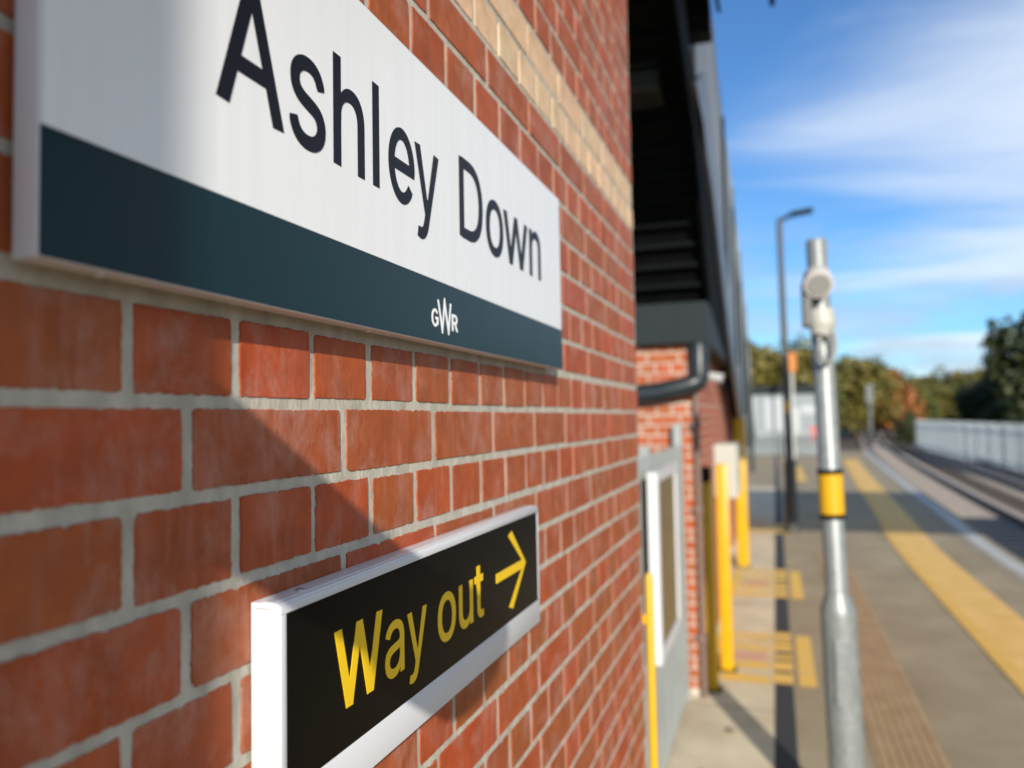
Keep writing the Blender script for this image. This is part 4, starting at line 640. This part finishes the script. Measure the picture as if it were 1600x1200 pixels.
# ------------------------------------------------------------------ cabin, boards, far fence
hb = thing('equipment_cabin', 'pale grey cabin with white notices at the far platform end', 'cabin', (.5, 40, 0))
bm = nb(); box(bm, (-5, 39.2, 0), (2.48, 42.5, Z0+1.05)); fin(bm); cwall = link('cabin_wall', bm, M_hut, hb)
bm = nb(); box(bm, (-5.2, 39.0, Z0+1.052), (2.62, 42.7, Z0+1.42), .02); fin(bm); link('cabin_roof', bm, M_fasc, hb)
for a, b, c_, d, m, nm in ((-.05,.74,-.75,.85,M_paper,'notice'),(1.12,1.55,-.95,.35,M_paper,'notice'),(2.02,2.33,-1.3,-.6,M_red,'red_notice'),(1.62,2.3,.0,.45,M_paper,'notice'),(-1.4,-.5,-.6,.9,M_paper,'notice')):
    bm = nb(); box(bm, (a, 39.16, Z0+c_), (b, 39.19, Z0+d)); fin(bm); link(nm, bm, m, cwall)
pf = thing('platform_fence', 'grey vertical bar fence in front of the pale cabin', 'fence', (.6, 38.4, 0))
bm = nb(); x = -2.0
while x < 2.9: box(bm, (x, 38.4, .05), (x+.04, 38.43, 1.25)); x += .13
fin(bm); link('fence_bars', bm, M_galvp, pf)
bm = nb(); box(bm, (-2.0, 38.431, .25), (2.95, 38.46, .30)); box(bm, (-2.0, 38.431, 1.1), (2.95, 38.46, 1.15)); fin(bm); link('fence_rail', bm, M_galvp, pf)
sg2 = thing('orange_board', 'orange lineside board on a thin post above the pale cabin', 'sign', (1.22, 37, 0))
bm = nb(); box(bm, (1.13-.13, 36.95, Z0+1.95), (1.55-.13, 37.0, Z0+2.85), .02); fin(bm); link('board', bm, M_or, sg2)
bm = nb(); tube(bm, [(1.21, 37.05, 0), (1.21, 37.05, Z0+2.6)], .06, 10); fin(bm); link('board_post', bm, M_grey, sg2)
for (px, py, h, lab) in ((8.6, 76, 4.6, 'slim pale signal post beside the far tracks'),):
    t = thing('signal_post', lab, 'signal post', (px, py, -1))
    bm = nb(); tube(bm, [(px, py, -1), (px, py, h-.3)], .14, 10); fin(bm); link('mast', bm, M_grey2, t)
    bm = nb(); box(bm, (px-.3, py-.12, h-1.6), (px+.3, py+.12, h), .03); fin(bm); link('signal_head', bm, M_grey2, t)
pl = thing('palisade_fence', 'long pale palisade fence across the tracks on the right', 'fence', (12, 60, -1))
bmb, bmr = nb(), nb()
FA, FB = Vector((10.98, 39.98, 0)), Vector((11.07, 68.46, 0)); fdir = (FB-FA).normalized(); fl = (FB-FA).length
fang = Matrix.Rotation(math.atan2(-fdir.x, fdir.y), 3, 'Z'); t_ = -22.0
def fbox(bm, t0, t1, d0, d1, za, zb):
    n0 = set(bm.verts); vs_ = box(bm, (d0, t0, za), (d1, t1, zb))
    for v in vs_:
        if v not in n0: v.co = Vector((FA.x, FA.y, 0)) + fang @ v.co
while t_ < fl:
    P_ = Vector((FA.x, FA.y, 0)); q = [(0, t_, -1.0), (0, t_+.085, -1.0), (0, t_+.085, 1.28), (0, t_+.0425, 1.40), (0, t_, 1.28)]
    prism(bmb, [P_ + fang @ Vector(v) for v in q], fang @ Vector((1,0,0)), .01); t_ += .135
t_ = -22.0
while t_ < fl:
    fbox(bmr, t_, t_+.10, .08, .18, -1, 1.35)
    for z in (-.6, .9): fbox(bmr, t_+.0, t_+2.7499, .011, .06, z, z+.06)
    t_ += 2.75
fin(bmb); fin(bmr); link('pales', bmb, M_pale, pl); link('posts_and_rails', bmr, M_pale, pl)
bm = nb(); v = []
for y in [20, 30, 45, 62, 84, 112, 150]:
    x = 9.75+e(y); v.append([bm.verts.new(p) for p in ((x, y, -.95), (x+.5, y, -.84), (x+4, y, -.80), (x+60, y, .5))])
for a, b in zip(v, v[1:]):
    for i in range(3): bm.faces.new((a[i], a[i+1], b[i+1], b[i]))
fin(bm); struct(link('verge', bm, M_earth))

# ------------------------------------------------------------------ trees
def leaf_mat(name, c1, c2):
    m = bpy.data.materials.new(name); m.use_nodes = True; t = m.node_tree; b = t.nodes['Principled BSDF']
    b.inputs['Roughness'].default_value = .6
    g = N(t, 'ShaderNodeNewGeometry'); n = N(t, 'ShaderNodeTexNoise', Scale=.5, Detail=4); t.links.new(g.outputs['Position'], n.inputs['Vector'])
    r = N(t, 'ShaderNodeValToRGB'); r.color_ramp.elements[0].position = .35; r.color_ramp.elements[1].position = .65
    r.color_ramp.elements[0].color = (*c1, 1); r.color_ramp.elements[1].color = (*c2, 1)
    t.links.new(n.outputs[0], r.inputs[0]); t.links.new(r.outputs[0], b.inputs['Base Color']); return m
L_olive = leaf_mat('olive_leaves', (.11, .105, .018), (.19, .15, .030))
L_green = leaf_mat('green_leaves', (.070, .092, .020), (.125, .125, .028))
L_dark = leaf_mat('dark_leaves', (.030, .042, .012), (.060, .068, .020))
L_red = leaf_mat('red_leaves', (.26, .07, .02), (.36, .14, .03))
def crown_mesh(seed, m, n=4200, leaf=.27):
    q = random.Random(seed); bm = nb()
    lobes = [(Vector((q.uniform(-.55,.55), q.uniform(-.55,.55), q.uniform(.30,.82))), q.uniform(.22,.40)) for _ in range(15)]
    for i in range(n):
        c, r_ = q.choice(lobes)
        d = Vector((q.gauss(0,1), q.gauss(0,1), q.gauss(0,1))).normalized()*r_*(q.random()**.35)
        p = c+d
        if p.z < .12: continue
        p = Vector((p.x*4.2, p.y*4.2, p.z*10)); s = leaf*q.uniform(.6, 1.5)
        nrm = (d+Vector((q.uniform(-.7,.7), q.uniform(-.7,.7), q.uniform(-.3,.9)))).normalized()
        a = nrm.orthogonal().normalized(); a.rotate(Matrix.Rotation(q.uniform(0, 6.28), 3, nrm)); b = nrm.cross(a)
        bm.faces.new([bm.verts.new(p+a*s), bm.verts.new(p+b*s*.7), bm.verts.new(p-a*s), bm.verts.new(p-b*s*.7)])
    me = bpy.data.meshes.new('crown'); bm.to_mesh(me); bm.free(); me.materials.append(m); return me
def trunk_mesh(seed):
    q = random.Random(seed); bm = nb(); tube(bm, [(0,0,0),(.1,0,2.2),(.0,.1,4.5),(.1,.1,7)], [.30,.24,.16,.05], 8)
    for i in range(7):
        a = q.uniform(0, 6.28); z = q.uniform(2, 5); tube(bm, [(0,0,z),(math.cos(a)*1.1, math.sin(a)*1.1, z+1.2),(math.cos(a)*2.2, math.sin(a)*2.2, z+2.6)], [.11,.07,.02], 6)
    me = bpy.data.meshes.new('trunk'); fin(bm); bm.to_mesh(me); bm.free(); me.materials.append(M_wood); return me
TK = [trunk_mesh(3), trunk_mesh(9)]
CR = {k: [crown_mesh(s, m) for s in ss] for k, m, ss in (('o', L_olive, (1,2,3)), ('g', L_green, (4,5)), ('d', L_dark, (6,7)), ('r', L_red, (8,)))}
def tree(x, y, h, wd, kind, label, base=-1.0, name='tree'):
    o = bpy.data.objects.new(name, None); C.objects.link(o); o.location = (x, y, base); s = h/10
    o.scale = (s*wd, s*wd, s); o.rotation_euler = (0, 0, rnd.uniform(0, 6.28)); tag(o, label, 'tree', 'trees along the line')
    for nm, me in (('trunk', rnd.choice(TK)), ('crown', rnd.choice(CR[kind]))):
        c = bpy.data.objects.new(nm, me); C.objects.link(c); c.parent = o
    return o
import json
def at(px, dist): # world x for a column of the photograph at a distance along y
    k = (px-800)/1196.4; d = fw+rt*k; return .428+d.x/d.y*(dist+.42)
rows = [ # px, distance, top row in photo, width, kind, label
 (1150,92,540,1.2,'o','olive tree rising just right of the stair handrail behind the cabin'),
 (1196,88,535,1.3,'o','tall olive tree behind the left half of the pale cabin'),
 (1228,96,552,1.2,'g','green tree behind the lamp column above the cabin roof'),
 (1262,90,560,1.2,'g','green tree right behind the orange board'),
 (1300,104,572,1.3,'o','olive tree behind the galvanised pole'),
 (1336,100,562,1.4,'o','rounded olive tree just right of the galvanised pole'),
 (1362,112,572,1.3,'g','green tree between the pole and the red-leaved tree'),
 (1400,106,582,1.3,'r','orange-red autumn tree in the middle of the far tree line'),
 (1392,124,594,1.4,'o','olive tree directly behind the red-leaved tree'),
 (1428,126,600,1.4,'g','low green tree right of the red-leaved tree'),
 (1458,130,604,1.5,'o','low olive tree left of the gap above the fence start'),
 (1490,134,606,1.5,'o','lowest yellow-green tree above the palisade fence'),
 (1520,128,598,1.5,'g','green tree at the left foot of the dark tree group'),
 (1414,72,645,.7,'d','dark bush at the near end of the palisade fence'),
 (1540,84,596,1.1,'d','left and lowest of the dark trees behind the palisade fence'),
 (1580,78,568,1.1,'d','middle dark tree behind the palisade fence'),
 (1622,72,515,1.3,'d','tallest dark tree at the right edge of the view'),
 (1668,70,490,1.3,'d','dark tree partly cut off by the right edge')]
for px, dist, top, wd, kind, lab in rows:
    X = at(px, dist); zc_ = Vector((X-.428, dist+.42, 0)).dot(fw)
    zt = Z0+(649-top+(px-1211)*-.005)/1196*zc_; h = (zt+1.0)/1.02
    tree(X, dist, h, wd*max(1, 8/h)**.5, kind, lab)
for i in range(14): # the trees that close the horizon behind them
    px = 1150+i*38; dist = 150+(i%3)*6; X = at(px, dist); tree(X, dist, 9.5+rnd.uniform(-.8, .8), 1.7, 'o' if i%2 else 'g', 'low distant tree in the back row closing the horizon')
